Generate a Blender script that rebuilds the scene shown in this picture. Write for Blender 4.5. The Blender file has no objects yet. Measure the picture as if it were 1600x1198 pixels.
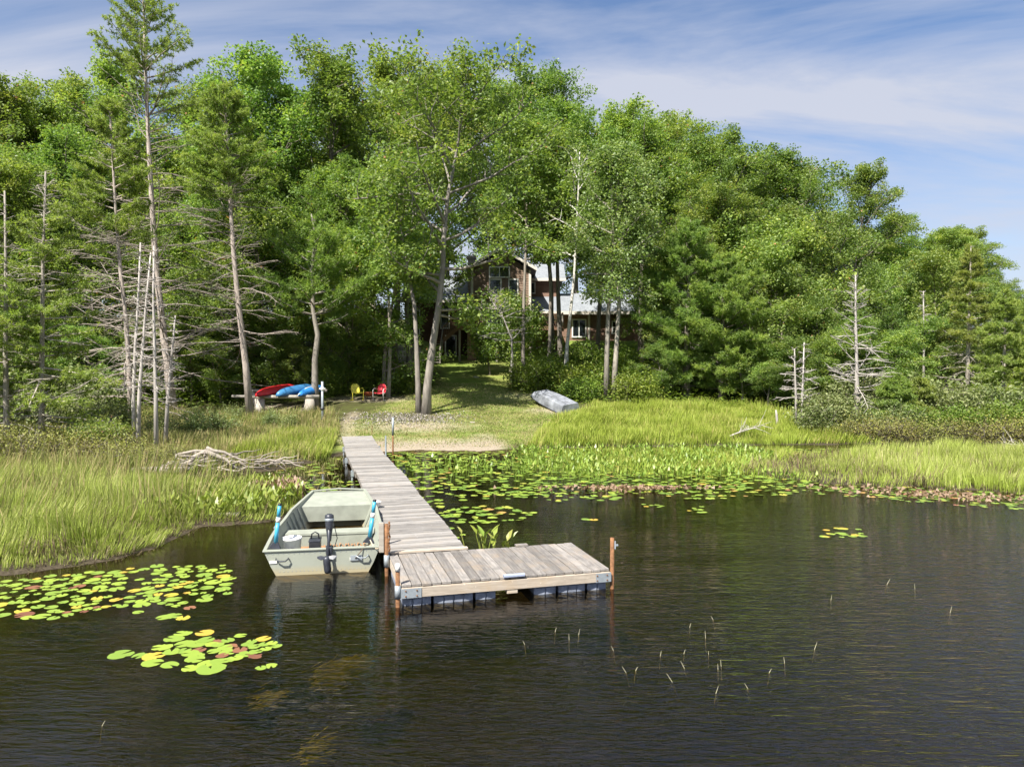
import bpy, math, random
import numpy as np
from mathutils import Vector, Matrix

R = math.radians
rng = np.random.default_rng(7)
random.seed(7)
scene = bpy.context.scene
COL = scene.collection

# ------------------------------------------------------------------ camera, sky, sun, exposure
CAM_Z = 3.22
F = 1150.0 / 1600.0
cam_d = bpy.data.cameras.new('camera')
cam = bpy.data.objects.new('camera', cam_d)
COL.objects.link(cam)
cam_d.sensor_width = 36.0
cam_d.lens = 36.0 * F
cam_d.clip_start = 0.1
cam_d.clip_end = 3000
cam.location = (0, 0, CAM_Z)
cam.rotation_euler = (R(90 - 1.395), 0, 0)
scene.camera = cam

SUN_AZ = R(-148)      # direction towards the sun, clockwise from +Y
SUN_EL = R(52)
sun_vec = Vector((math.sin(SUN_AZ) * math.cos(SUN_EL), math.cos(SUN_AZ) * math.cos(SUN_EL), math.sin(SUN_EL)))

world = bpy.data.worlds.new('World')
scene.world = world
world.use_nodes = True
wt = world.node_tree
for n in list(wt.nodes):
    wt.nodes.remove(n)


def wn(t, **kw):
    n = wt.nodes.new(t)
    for k, v in kw.items():
        setattr(n, k, v)
    return n


w_out = wn('ShaderNodeOutputWorld')
w_bg = wn('ShaderNodeBackground')
w_bg.inputs[1].default_value = 0.11
sky = wn('ShaderNodeTexSky', sky_type='NISHITA')
sky.sun_disc = False
sky.sun_elevation = SUN_EL
sky.sun_rotation = SUN_AZ
sky.air_density = 1.0
sky.dust_density = 0.25
sky.ozone_density = 2.6
tc = wn('ShaderNodeTexCoord')
sep = wn('ShaderNodeSeparateXYZ')
wt.links.new(tc.outputs['Generated'], sep.inputs[0])
zz = wn('ShaderNodeMath', operation='MAXIMUM'); zz.inputs[1].default_value = 0.0
wt.links.new(sep.outputs[2], zz.inputs[0])
za = wn('ShaderNodeMath', operation='ADD'); za.inputs[1].default_value = 0.22
wt.links.new(zz.outputs[0], za.inputs[0])
dx = wn('ShaderNodeMath', operation='DIVIDE'); dy = wn('ShaderNodeMath', operation='DIVIDE')
wt.links.new(sep.outputs[0], dx.inputs[0]); wt.links.new(za.outputs[0], dx.inputs[1])
wt.links.new(sep.outputs[1], dy.inputs[0]); wt.links.new(za.outputs[0], dy.inputs[1])
cmb = wn('ShaderNodeCombineXYZ')
wt.links.new(dx.outputs[0], cmb.inputs[0]); wt.links.new(dy.outputs[0], cmb.inputs[1])
mp = wn('ShaderNodeMapping')
mp.inputs['Rotation'].default_value = (0, 0, R(-38))
mp.inputs['Scale'].default_value = (0.5, 1.5, 1.0)
mp.inputs['Location'].default_value = (1.7, 0.35, 0)
wt.links.new(cmb.outputs[0], mp.inputs[0])
n1 = wn('ShaderNodeTexNoise'); n1.inputs['Scale'].default_value = 1.35; n1.inputs['Detail'].default_value = 9
n1.inputs['Roughness'].default_value = 0.58; n1.inputs['Distortion'].default_value = 0.6
wt.links.new(mp.outputs[0], n1.inputs['Vector'])
cr = wn('ShaderNodeValToRGB')
cr.color_ramp.elements[0].position = 0.35; cr.color_ramp.elements[0].color = (0.02, 0.02, 0.02, 1)
cr.color_ramp.elements[1].position = 0.60; cr.color_ramp.elements[1].color = (0.92, 0.92, 0.92, 1)
wt.links.new(n1.outputs['Fac'], cr.inputs[0])
mixc = wn('ShaderNodeMixRGB')
mixc.inputs[2].default_value = (1.95, 2.05, 2.38, 1)
low = wn('ShaderNodeMapRange'); low.inputs[1].default_value = 0.02; low.inputs[2].default_value = 0.38; low.inputs[3].default_value = 0.45; low.inputs[4].default_value = 0.0
wt.links.new(sep.outputs[2], low.inputs[0])
scr = wn('ShaderNodeMixRGB', blend_type='SCREEN'); scr.inputs[0].default_value = 1.0
wt.links.new(cr.outputs[0], scr.inputs[1]); wt.links.new(low.outputs[0], scr.inputs[2])
wt.links.new(scr.outputs[0], mixc.inputs[0])
dim = wn('ShaderNodeMixRGB', blend_type='MULTIPLY'); dim.inputs[0].default_value = 1.0; dim.inputs[2].default_value = (0.40, 0.42, 0.46, 1)
wt.links.new(sky.outputs[0], dim.inputs[1])
wt.links.new(dim.outputs[0], mixc.inputs[1])
wt.links.new(mixc.outputs[0], w_bg.inputs[0])
wt.links.new(w_bg.outputs[0], w_out.inputs[0])

sun_d = bpy.data.lights.new('sun', 'SUN')
sun_d.energy = 3.55
sun_d.angle = R(0.53)
sun_d.color = (1.0, 0.95, 0.86)
sun = bpy.data.objects.new('sun', sun_d)
COL.objects.link(sun)
sun.rotation_euler = (-sun_vec).to_track_quat('-Z', 'Y').to_euler()
sun.location = (0, 0, 60)

vs = scene.view_settings
vs.view_transform = 'Standard'
vs.look = 'None'
vs.exposure = 1.62
vs.gamma = 1.0
vs.use_curve_mapping = False
scene.render.engine = 'CYCLES'
cy = scene.cycles
cy.max_bounces = 7
cy.diffuse_bounces = 4
cy.glossy_bounces = 3
cy.transmission_bounces = 4
cy.transparent_max_bounces = 8
cy.caustics_reflective = False
cy.caustics_refractive = False
cy.use_denoising = True
cy.sample_clamp_indirect = 6.0
cy.use_adaptive_sampling = True
cy.adaptive_threshold = 0.02

# ------------------------------------------------------------------ materials
MATS = {}


class NT:
    """small helper round a material's node tree"""
    def __init__(self, name):
        self.m = bpy.data.materials.new(name)
        self.m.use_nodes = True
        self.t = self.m.node_tree
        for n in list(self.t.nodes):
            self.t.nodes.remove(n)
        self.out = self.n('ShaderNodeOutputMaterial')

    def n(self, t, **kw):
        n = self.t.nodes.new(t)
        for k, v in kw.items():
            if k.startswith('i_'):
                n.inputs[k[2:].replace('_', ' ')].default_value = v
            else:
                setattr(n, k, v)
        return n

    def l(self, a, b):
        self.t.links.new(a, b)

    def noise(self, vec, scale, detail=4, rough=0.55, dist=0.0):
        n = self.n('ShaderNodeTexNoise')
        n.inputs['Scale'].default_value = scale
        n.inputs['Detail'].default_value = detail
        n.inputs['Roughness'].default_value = rough
        n.inputs['Distortion'].default_value = dist
        if vec is not None:
            self.l(vec, n.inputs['Vector'])
        return n.outputs['Fac']

    def mapped(self, coord='Object', scale=(1, 1, 1), rot=(0, 0, 0)):
        tcn = self.n('ShaderNodeTexCoord')
        mpn = self.n('ShaderNodeMapping')
        mpn.inputs['Scale'].default_value = scale
        mpn.inputs['Rotation'].default_value = rot
        self.l(tcn.outputs[coord], mpn.inputs[0])
        return mpn.outputs[0]

    def geo(self, scale=(1, 1, 1), rot=(0, 0, 0)):
        g = self.n('ShaderNodeNewGeometry')
        mpn = self.n('ShaderNodeMapping')
        mpn.inputs['Scale'].default_value = scale
        mpn.inputs['Rotation'].default_value = rot
        self.l(g.outputs['Position'], mpn.inputs[0])
        return mpn.outputs[0]

    def ramp(self, fac, stops):
        r = self.n('ShaderNodeValToRGB')
        e = r.color_ramp.elements
        while len(e) < len(stops):
            e.new(0.5)
        for i, (p, c) in enumerate(stops):
            e[i].position = p
            e[i].color = (*c, 1) if len(c) == 3 else c
        self.l(fac, r.inputs[0])
        return r.outputs[0]

    def mix(self, fac, a, b, blend='MIX'):
        m = self.n('ShaderNodeMixRGB', blend_type=blend)
        for i, v in ((0, fac), (1, a), (2, b)):
            if isinstance(v, (int, float)):
                m.inputs[i].default_value = v
            elif isinstance(v, tuple):
                m.inputs[i].default_value = (*v, 1)
            else:
                self.l(v, m.inputs[i])
        return m.outputs[0]

    def math(self, op, a, b=0.0, clamp=False):
        m = self.n('ShaderNodeMath', operation=op)
        m.use_clamp = clamp
        for i, v in ((0, a), (1, b)):
            if isinstance(v, (int, float)):
                m.inputs[i].default_value = v
            else:
                self.l(v, m.inputs[i])
        return m.outputs[0]

    def attr(self, name):
        a = self.n('ShaderNodeAttribute')
        a.attribute_name = name
        return a.outputs['Fac']

    def rand(self):
        return self.n('ShaderNodeObjectInfo').outputs['Random']

    def bump(self, h, strength=0.4, dist=0.02):
        b = self.n('ShaderNodeBump')
        b.inputs['Strength'].default_value = strength
        b.inputs['Distance'].default_value = dist
        self.l(h, b.inputs['Height'])
        return b.outputs[0]

    def principled(self, color, rough=0.7, metal=0.0, spec=0.3, normal=None):
        p = self.n('ShaderNodeBsdfPrincipled')
        for k, v in (('Base Color', color), ('Roughness', rough), ('Metallic', metal), ('Specular IOR Level', spec)):
            if isinstance(v, (int, float)):
                p.inputs[k].default_value = v
            elif isinstance(v, tuple):
                p.inputs[k].default_value = (*v, 1)
            else:
                self.l(v, p.inputs[k])
        if normal is not None:
            self.l(normal, p.inputs['Normal'])
        return p

    def done(self, shader):
        self.l(shader, self.out.inputs[0])
        return self.m


def leaf_mat(name, stops, transl=0.35, rough=0.5, obj_var=0.35, sat_tint=None):
    t = NT(name)
    v = t.attr('v')
    c = t.ramp(v, stops)
    r = t.rand()
    hs = t.n('ShaderNodeHueSaturation')
    hue = t.math('ADD', t.math('MULTIPLY', r, 0.034), 0.482)
    t.l(hue, hs.inputs['Hue'])
    r2 = t.math('FRACT', t.math('MULTIPLY', r, 7.31))
    t.l(t.math('ADD', t.math('MULTIPLY', r2, obj_var), 1.0 - obj_var / 2), hs.inputs['Value'])
    t.l(c, hs.inputs['Color'])
    col = hs.outputs[0]
    p = t.principled(col, rough, 0.0, 0.35)
    tr = t.n('ShaderNodeBsdfTranslucent')
    t.l(t.mix(1.0, col, (1.15, 1.25, 0.55), 'MULTIPLY'), tr.inputs[0])
    mx = t.n('ShaderNodeMixShader')
    mx.inputs[0].default_value = transl
    t.l(p.outputs[0], mx.inputs[1]); t.l(tr.outputs[0], mx.inputs[2])
    return t.done(mx.outputs[0])


M = {}
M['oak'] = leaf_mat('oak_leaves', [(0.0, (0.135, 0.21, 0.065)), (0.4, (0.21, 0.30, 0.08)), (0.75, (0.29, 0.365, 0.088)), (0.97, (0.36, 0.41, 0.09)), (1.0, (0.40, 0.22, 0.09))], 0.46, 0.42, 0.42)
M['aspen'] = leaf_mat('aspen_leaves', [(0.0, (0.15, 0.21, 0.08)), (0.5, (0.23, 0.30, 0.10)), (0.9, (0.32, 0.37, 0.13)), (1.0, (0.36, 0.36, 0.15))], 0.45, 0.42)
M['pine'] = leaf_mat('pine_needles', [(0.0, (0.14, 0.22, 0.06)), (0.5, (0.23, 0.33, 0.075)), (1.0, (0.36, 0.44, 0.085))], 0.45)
M['larch'] = leaf_mat('larch_needles', [(0.0, (0.19, 0.26, 0.075)), (0.5, (0.285, 0.36, 0.09)), (1.0, (0.41, 0.46, 0.10))], 0.5, 0.5, 0.12)
M['shrub'] = leaf_mat('shrub_leaves', [(0.0, (0.11, 0.17, 0.03)), (0.5, (0.19, 0.27, 0.045)), (0.9, (0.29, 0.35, 0.06)), (1.0, (0.34, 0.28, 0.06))], 0.42)
M['greyshrub'] = leaf_mat('grey_green_leaves', [(0.0, (0.13, 0.17, 0.06)), (0.5, (0.21, 0.26, 0.095)), (1.0, (0.38, 0.40, 0.19))], 0.35)
M['heath'] = leaf_mat('leatherleaf', [(0.0, (0.14, 0.11, 0.06)), (0.3, (0.20, 0.18, 0.06)), (0.6, (0.25, 0.28, 0.06)), (1.0, (0.38, 0.36, 0.07))], 0.2)
M['fern'] = leaf_mat('fern_leaves', [(0.0, (0.09, 0.15, 0.02)), (0.6, (0.17, 0.25, 0.03)), (1.0, (0.29, 0.34, 0.05))], 0.4)
M['deadleaf'] = leaf_mat('dead_leaves', [(0.0, (0.2, 0.12, 0.07)), (1.0, (0.35, 0.25, 0.18))], 0.2)
M['weed'] = leaf_mat('water_weed', [(0.0, (0.20, 0.19, 0.03)), (1.0, (0.42, 0.42, 0.07))], 0.2)
M['broadweed'] = leaf_mat('pickerel_leaves', [(0.0, (0.14, 0.20, 0.035)), (0.6, (0.24, 0.31, 0.05)), (1.0, (0.38, 0.40, 0.12))], 0.3, 0.35)


def grass_mat(name, base, mid, tip, dry, dry_from=0.8):
    t = NT(name)
    h = t.attr('h'); v = t.attr('v')
    pos = t.geo()
    patch = t.noise(pos, 0.55, 3)
    c1 = t.ramp(h, [(0.0, base), (0.45, mid), (1.0, tip)])
    vd = t.math('ADD', v, t.math('MULTIPLY', t.math('SUBTRACT', patch, 0.5), 0.9))
    fac = t.ramp(vd, [(dry_from - 0.15, (0, 0, 0)), (dry_from + 0.15, (1, 1, 1))])
    c2 = t.mix(fac, c1, dry)
    c3 = t.mix(1.0, c2, t.ramp(v, [(0, (0.72, 0.72, 0.72)), (1, (1.2, 1.2, 1.2))]), 'MULTIPLY')
    p = t.principled(c3, 0.55, 0, 0.3)
    tr = t.n('ShaderNodeBsdfTranslucent')
    t.l(c3, tr.inputs[0])
    mx = t.n('ShaderNodeMixShader'); mx.inputs[0].default_value = 0.35
    t.l(p.outputs[0], mx.inputs[1]); t.l(tr.outputs[0], mx.inputs[2])
    return t.done(mx.outputs[0])


M['marsh'] = grass_mat('marsh_grass', (0.17, 0.19, 0.04), (0.31, 0.40, 0.055), (0.45, 0.51, 0.13), (0.48, 0.45, 0.21), 0.92)
M['bank'] = grass_mat('bank_grass', (0.16, 0.20, 0.035), (0.27, 0.36, 0.04), (0.39, 0.45, 0.08), (0.45, 0.40, 0.14), 0.96)
M['meadow'] = grass_mat('meadow_grass', (0.12, 0.17, 0.03), (0.23, 0.30, 0.05), (0.36, 0.38, 0.12), (0.36, 0.30, 0.14), 0.55)
M['lawnblade'] = grass_mat('lawn_grass', (0.12, 0.17, 0.03), (0.18, 0.25, 0.045), (0.30, 0.34, 0.09), (0.40, 0.34, 0.17), 0.50)

M['thatch'] = grass_mat('dead_thatch', (0.10, 0.075, 0.045), (0.20, 0.15, 0.085), (0.34, 0.27, 0.16), (0.25, 0.25, 0.07), 0.9)


def bark_mat(name, dark, light, scale=6.0, stretch=0.18, obj_var=0.3, bump=0.6):
    t = NT(name)
    vec = t.mapped('Object', (1, 1, stretch))
    f = t.noise(vec, scale * 2.2, 6, 0.65)
    patch = t.noise(t.mapped('Object'), 0.9, 3)
    c = t.ramp(f, [(0.3, dark), (0.68, light)])
    c = t.mix(t.math('MULTIPLY', patch, 0.5), c, tuple(x * 0.75 for x in light))
    r = t.rand()
    c = t.mix(1.0, c, t.ramp(r, [(0, (1 - obj_var,) * 3), (1, (1 + obj_var * 0.6,) * 3)]), 'MULTIPLY')
    return t.done(t.principled(c, 0.9, 0, 0.15, t.bump(f, bump, 0.05)).outputs[0])


M['bark'] = bark_mat('grey_bark', (0.09, 0.075, 0.06), (0.30, 0.265, 0.225))
M['barkpale'] = bark_mat('pale_bark', (0.20, 0.17, 0.14), (0.46, 0.42, 0.36))
M['barkred'] = bark_mat('reddish_bark', (0.20, 0.16, 0.135), (0.47, 0.41, 0.36))
M['barkmid'] = bark_mat('maple_bark', (0.09, 0.08, 0.07), (0.30, 0.27, 0.235), 3.2, 0.22)
M['deadwood'] = bark_mat('bleached_deadwood', (0.27, 0.24, 0.22), (0.55, 0.51, 0.47), 5, 0.12, 0.2)
M['driftwood'] = bark_mat('driftwood', (0.20, 0.165, 0.135), (0.46, 0.41, 0.36), 8, 0.15, 0.45)


def birch_mat():
    t = NT('birch_bark')
    vec = t.mapped('Object', (1, 1, 5))
    f = t.noise(vec, 3.5, 5, 0.7)
    c = t.ramp(f, [(0.33, (0.06, 0.05, 0.045)), (0.42, (0.5, 0.47, 0.43)), (0.7, (0.68, 0.65, 0.6))])
    return t.done(t.principled(c, 0.8, 0, 0.2, t.bump(f, 0.3, 0.02)).outputs[0])


M['birch'] = birch_mat()


def plank_mat(name, dark, light, long_axis=0, warm=None, rvar=0.35):
    t = NT(name)
    s = [14, 14, 14]; s[long_axis] = 0.9
    oi = t.n('ShaderNodeObjectInfo')
    tcn = t.n('ShaderNodeTexCoord')
    add = t.n('ShaderNodeVectorMath', operation='ADD')
    sc = t.n('ShaderNodeVectorMath', operation='SCALE')
    cb = t.n('ShaderNodeCombineXYZ')
    for i in range(3):
        t.l(oi.outputs['Random'], cb.inputs[i])
    t.l(cb.outputs[0], sc.inputs[0]); sc.inputs['Scale'].default_value = 37.0
    t.l(tcn.outputs['Object'], add.inputs[0]); t.l(sc.outputs[0], add.inputs[1])
    mpn = t.n('ShaderNodeMapping'); mpn.inputs['Scale'].default_value = s
    t.l(add.outputs[0], mpn.inputs[0])
    grain = t.noise(mpn.outputs[0], 2.4, 6, 0.65, 0.4)
    blot = t.noise(add.outputs[0], 3.1, 4, 0.6)
    c = t.ramp(grain, [(0.25, dark), (0.72, light)])
    if warm:
        c = t.mix(t.ramp(blot, [(0.5, (0, 0, 0)), (0.72, (0.55, 0.55, 0.55))]), c, warm)
    spots = t.noise(add.outputs[0], 19, 2, 0.5)
    c = t.mix(t.ramp(spots, [(0.66, (0, 0, 0)), (0.74, (0.5, 0.5, 0.5))]), c, tuple(min(1, x * 1.5) for x in light))
    c = t.mix(t.ramp(blot, [(0.28, (0.5, 0.5, 0.5)), (0.45, (0, 0, 0))]), c, tuple(x * 0.7 for x in dark))
    c = t.mix(1.0, c, t.ramp(oi.outputs['Random'], [(0, (1 - rvar,) * 3), (1, (1 + rvar * 0.45,) * 3)]), 'MULTIPLY')
    return t.done(t.principled(c, 0.85, 0, 0.2, t.bump(grain, 0.5, 0.008)).outputs[0])


M['walkboard'] = plank_mat('weathered_walkway_board', (0.165, 0.155, 0.148), (0.40, 0.378, 0.355), 0, (0.34, 0.29, 0.235), 0.34)
M['deckboard'] = plank_mat('weathered_platform_board', (0.135, 0.125, 0.12), (0.335, 0.31, 0.285), 1, (0.32, 0.25, 0.18), 0.34)
M['freshwood'] = plank_mat('pale_new_timber', (0.36, 0.30, 0.24), (0.62, 0.54, 0.44), 0, (0.50, 0.36, 0.21), 0.15)
M['oldwood'] = plank_mat('old_grey_timber', (0.22, 0.19, 0.17), (0.42, 0.38, 0.33), 0)
M['whitewood'] = plank_mat('bleached_log', (0.36, 0.32, 0.27), (0.60, 0.55, 0.48), 0)


def simple(name, color, rough=0.6, metal=0.0, spec=0.4, var=0.25, scale=6.0, bump=0.0):
    t = NT(name)
    f = t.noise(t.mapped('Object'), scale, 5, 0.6)
    c = t.mix(1.0, color, t.ramp(f, [(0.25, (1 - var,) * 3), (0.75, (1 + var * 0.5,) * 3)]), 'MULTIPLY')
    nrm = t.bump(f, bump, 0.01) if bump else None
    return t.done(t.principled(c, rough, metal, spec, nrm).outputs[0])


M['rust'] = simple('rusty_steel', (0.25, 0.125, 0.06), 0.85, 0.1, 0.3, 0.7, 22, 0.4)
M['galv'] = simple('galvanised_steel', (0.36, 0.40, 0.43), 0.45, 0.35, 0.5, 0.25, 14)
M['whitepaint'] = simple('white_paint', (0.78, 0.77, 0.73), 0.55, 0, 0.4, 0.15)
M['whiteplastic'] = simple('white_plastic', (0.82, 0.82, 0.80), 0.35, 0, 0.5, 0.06)
M['float'] = simple('grey_blue_float', (0.27, 0.30, 0.37), 0.55, 0, 0.4, 0.5, 9, 0.3)
M['rubber'] = simple('blue_grey_bumper', (0.32, 0.36, 0.47), 0.5, 0, 0.4, 0.2, 12)
M['black'] = simple('black_plastic', (0.022, 0.023, 0.028), 0.42, 0, 0.5, 0.4, 10)
M['motor'] = simple('dark_grey_motor', (0.045, 0.05, 0.065), 0.4, 0.1, 0.5, 0.5, 14)
M['teal'] = simple('blue_shaft', (0.05, 0.33, 0.50), 0.35, 0, 0.5, 0.15, 9)
M['red'] = simple('red_hull', (0.62, 0.022, 0.03), 0.38, 0, 0.5, 0.2, 5)
M['blue'] = simple('blue_hull', (0.05, 0.20, 0.42), 0.38, 0, 0.5, 0.25, 5)
M['brightblue'] = simple('bright_blue_hull', (0.03, 0.22, 0.62), 0.38, 0, 0.5, 0.2, 5)
M['chairred'] = simple('red_chair_enamel', (0.68, 0.03, 0.045), 0.4, 0, 0.5, 0.12, 7)
M['chairyellow'] = simple('yellow_chair_enamel', (0.68, 0.60, 0.07), 0.4, 0, 0.5, 0.12, 7)
M['reedpale'] = simple('dry_reed', (0.60, 0.56, 0.36), 0.7, 0, 0.3, 0.2, 30)
M['firepit'] = simple('rusty_red_bowl', (0.40, 0.11, 0.05), 0.7, 0.1, 0.3, 0.4, 9)
M['rope'] = simple('pale_rope', (0.62, 0.52, 0.38), 0.9, 0, 0.1, 0.4, 60)
M['darkrope'] = simple('dark_rope', (0.16, 0.12, 0.09), 0.9, 0, 0.1, 0.4, 60)
M['orange'] = simple('faded_orange_paint', (0.66, 0.34, 0.17), 0.8, 0, 0.2, 0.5, 40)
M['glass'] = simple('dark_window_glass', (0.012, 0.016, 0.018), 0.05, 0, 0.9, 0.1)
M['blueglass'] = simple('blue_tinted_pane', (0.12, 0.30, 0.42), 0.08, 0, 0.8, 0.2)
M['siding'] = simple('brown_red_siding', (0.25, 0.155, 0.115), 0.75, 0, 0.25, 0.3, 3)
M['tansiding'] = simple('tan_siding', (0.235, 0.165, 0.12), 0.75, 0, 0.25, 0.3, 3)
M['trim'] = simple('cream_trim', (0.66, 0.61, 0.53), 0.6, 0, 0.3, 0.12)
M['deckbrown'] = simple('brown_stained_deck', (0.20, 0.115, 0.075), 0.75, 0, 0.25, 0.35, 5)
M['darkwall'] = simple('dark_stained_wall', (0.11, 0.06, 0.045), 0.8, 0, 0.2, 0.3, 4)
M['chimney'] = simple('pale_fieldstone', (0.50, 0.42, 0.38), 0.85, 0, 0.2, 0.6, 9, 0.6)
M['concrete'] = simple('pale_concrete', (0.52, 0.49, 0.43), 0.9, 0, 0.2, 0.2, 8)


def alu_mat(name, base, dirt):
    t = NT(name)
    vec = t.mapped('Object')
    f = t.noise(vec, 2.2, 6, 0.65)
    fine = t.noise(vec, 30, 4, 0.6)
    c = t.mix(t.ramp(f, [(0.42, (0, 0, 0)), (0.75, (0.6, 0.6, 0.6))]), base, tuple(x * 0.8 for x in base))
    c = t.mix(t.ramp(fine, [(0.6, (0, 0, 0)), (0.75, (0.35, 0.35, 0.35))]), c, dirt)
    sx = t.n('ShaderNodeSeparateXYZ')
    t.l(vec, sx.inputs[0])
    low = t.math('ADD', sx.outputs[2], t.math('MULTIPLY', t.math('SUBTRACT', f, 0.5), 0.12))
    c = t.mix(t.ramp(low, [(0.02, (0.75, 0.75, 0.75)), (0.14, (0, 0, 0))]), c, (0.44, 0.36, 0.20))
    return t.done(t.principled(c, 0.48, 0.12, 0.4, t.bump(fine, 0.05, 0.01)).outputs[0])


M['boat'] = alu_mat('olive_grey_aluminium', (0.345, 0.365, 0.305), (0.26, 0.245, 0.19))
M['boatin'] = simple('olive_grey_inside', (0.355, 0.375, 0.315), 0.5, 0.1, 0.4, 0.22, 5)
M['skiff'] = simple('scuffed_bare_aluminium', (0.36, 0.38, 0.43), 0.45, 0.3, 0.5, 0.75, 2.2)


def shingle_mat():
    t = NT('grey_shingles')
    b = t.n('ShaderNodeTexBrick')
    b.inputs['Scale'].default_value = 1.0
    b.inputs['Color1'].default_value = (0.20, 0.22, 0.245, 1)
    b.inputs['Color2'].default_value = (0.27, 0.29, 0.315, 1)
    b.inputs['Mortar'].default_value = (0.12, 0.13, 0.145, 1)
    b.inputs['Brick Width'].default_value = 0.33
    b.inputs['Row Height'].default_value = 0.16
    b.inputs['Mortar Size'].default_value = 0.012
    t.l(t.mapped('Object'), b.inputs['Vector'])
    f = t.noise(t.mapped('Object'), 4, 4)
    c = t.mix(0.4, b.outputs[0], t.ramp(f, [(0.3, (0.15, 0.16, 0.18)), (0.7, (0.33, 0.35, 0.38))]))
    return t.done(t.principled(c, 0.9, 0, 0.15, t.bump(f, 0.3, 0.01)).outputs[0])


M['shingle'] = shingle_mat()


def brick_mat():
    t = NT('mixed_brown_brick')
    b = t.n('ShaderNodeTexBrick')
    b.inputs['Scale'].default_value = 1.0
    b.inputs['Color1'].default_value = (0.22, 0.11, 0.07, 1)
    b.inputs['Color2'].default_value = (0.36, 0.22, 0.14, 1)
    b.inputs['Mortar'].default_value = (0.3, 0.27, 0.24, 1)
    b.inputs['Brick Width'].default_value = 0.22
    b.inputs['Row Height'].default_value = 0.08
    b.inputs['Mortar Size'].default_value = 0.008
    t.l(t.mapped('Object', (1, 1, 1), (R(90), 0, 0)), b.inputs['Vector'])
    f = t.noise(t.mapped('Object'), 7, 4)
    c = t.mix(1.0, b.outputs[0], t.ramp(f, [(0.3, (0.6,) * 3), (0.7, (1.3,) * 3)]), 'MULTIPLY')
    return t.done(t.principled(c, 0.9, 0, 0.15).outputs[0])


M['brick'] = brick_mat()


def stone_mat():
    t = NT('pale_shore_stone')
    f = t.noise(t.mapped('Object'), 5, 6, 0.65)
    c = t.ramp(f, [(0.3, (0.30, 0.27, 0.24)), (0.7, (0.62, 0.59, 0.54))])
    r = t.rand()
    c = t.mix(1.0, c, t.ramp(r, [(0, (0.6, 0.6, 0.62)), (1, (1.25, 1.22, 1.18))]), 'MULTIPLY')
    return t.done(t.principled(c, 0.9, 0, 0.2, t.bump(f, 0.5, 0.03)).outputs[0])


M['stone'] = stone_mat()


def pad_mat(name, a, b):
    t = NT(name)
    r = t.rand()
    v = t.attr('v')
    f = t.noise(t.mapped('Object'), 22, 3)
    mixv = t.math('ADD', t.math('MULTIPLY', v, 0.7), t.math('MULTIPLY', r, 0.7), True)
    c = t.mix(mixv, a, b)
    c = t.mix(1.0, c, t.ramp(f, [(0.3, (0.9,) * 3), (0.7, (1.1,) * 3)]), 'MULTIPLY')
    return t.done(t.principled(c, 0.5, 0, 0.3).outputs[0])


M['padgreen'] = pad_mat('green_lily_pad', (0.14, 0.235, 0.04), (0.285, 0.375, 0.05))
M['padyellow'] = pad_mat('yellow_lily_pad', (0.38, 0.36, 0.045), (0.46, 0.30, 0.05))
M['padred'] = pad_mat('red_brown_lily_pad', (0.13, 0.05, 0.035), (0.25, 0.115, 0.06))


def pad_mass_mat():
    t = NT('massed_lily_pads')
    v = t.attr('v')
    c = t.ramp(v, [(0.0, (0.14, 0.24, 0.04)), (0.5, (0.25, 0.36, 0.05)), (0.86, (0.36, 0.43, 0.07)), (0.93, (0.48, 0.38, 0.07)), (1.0, (0.40, 0.17, 0.10))])
    return t.done(t.principled(c, 0.35, 0, 0.45).outputs[0])


M['padmass'] = pad_mass_mat()


def water_mat():
    t = NT('lake_water')
    # ripples: long crests running across, running slightly to the right, with cross chop
    a = t.noise(t.geo((2.0, 10.5, 1), (0, 0, R(-10))), 1.0, 3, 0.55, 0.9)
    b = t.noise(t.geo((6.0, 23, 1), (0, 0, R(14))), 1.0, 2, 0.5, 0.6)
    big = t.noise(t.geo((0.16, 0.42, 1), (0, 0, R(-12))), 1.0, 3, 0.6)
    # the breeze reaches the open water on the right, the left lies sheltered by the marsh
    sx = t.n('ShaderNodeSeparateXYZ')
    g = t.n('ShaderNodeNewGeometry')
    t.l(g.outputs['Position'], sx.inputs[0])
    open_w = t.ramp(t.math('ADD', t.math('MULTIPLY', sx.outputs[0], 0.05), t.math('MULTIPLY', big, 1.5)), [(0.35, (0.16,) * 3), (1.0, (1.15,) * 3)])
    calm = t.ramp(t.math('MULTIPLY', sx.outputs[1], 0.04), [(0.5, (1, 1, 1)), (0.85, (0.25,) * 3)])
    h = t.math('ADD', t.math('MULTIPLY', a, 1.0), t.math('MULTIPLY', b, 0.55))
    h = t.math('MULTIPLY', h, t.math('MULTIPLY', open_w, calm))
    nb = t.bump(h, 1.0, 0.0155)
    fr = t.n('ShaderNodeFresnel'); fr.inputs['IOR'].default_value = 1.6
    t.l(nb, fr.inputs['Normal'])
    gl = t.n('ShaderNodeBsdfGlossy'); gl.inputs['Roughness'].default_value = 0.03
    t.l(nb, gl.inputs['Normal'])
    tr = t.n('ShaderNodeBsdfTransparent'); tr.inputs[0].default_value = (0.55, 0.46, 0.29, 1)
    mx = t.n('ShaderNodeMixShader')
    t.l(fr.outputs[0], mx.inputs[0]); t.l(tr.outputs[0], mx.inputs[1]); t.l(gl.outputs[0], mx.inputs[2])
    return t.done(mx.outputs[0])


M['water'] = water_mat()


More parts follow.
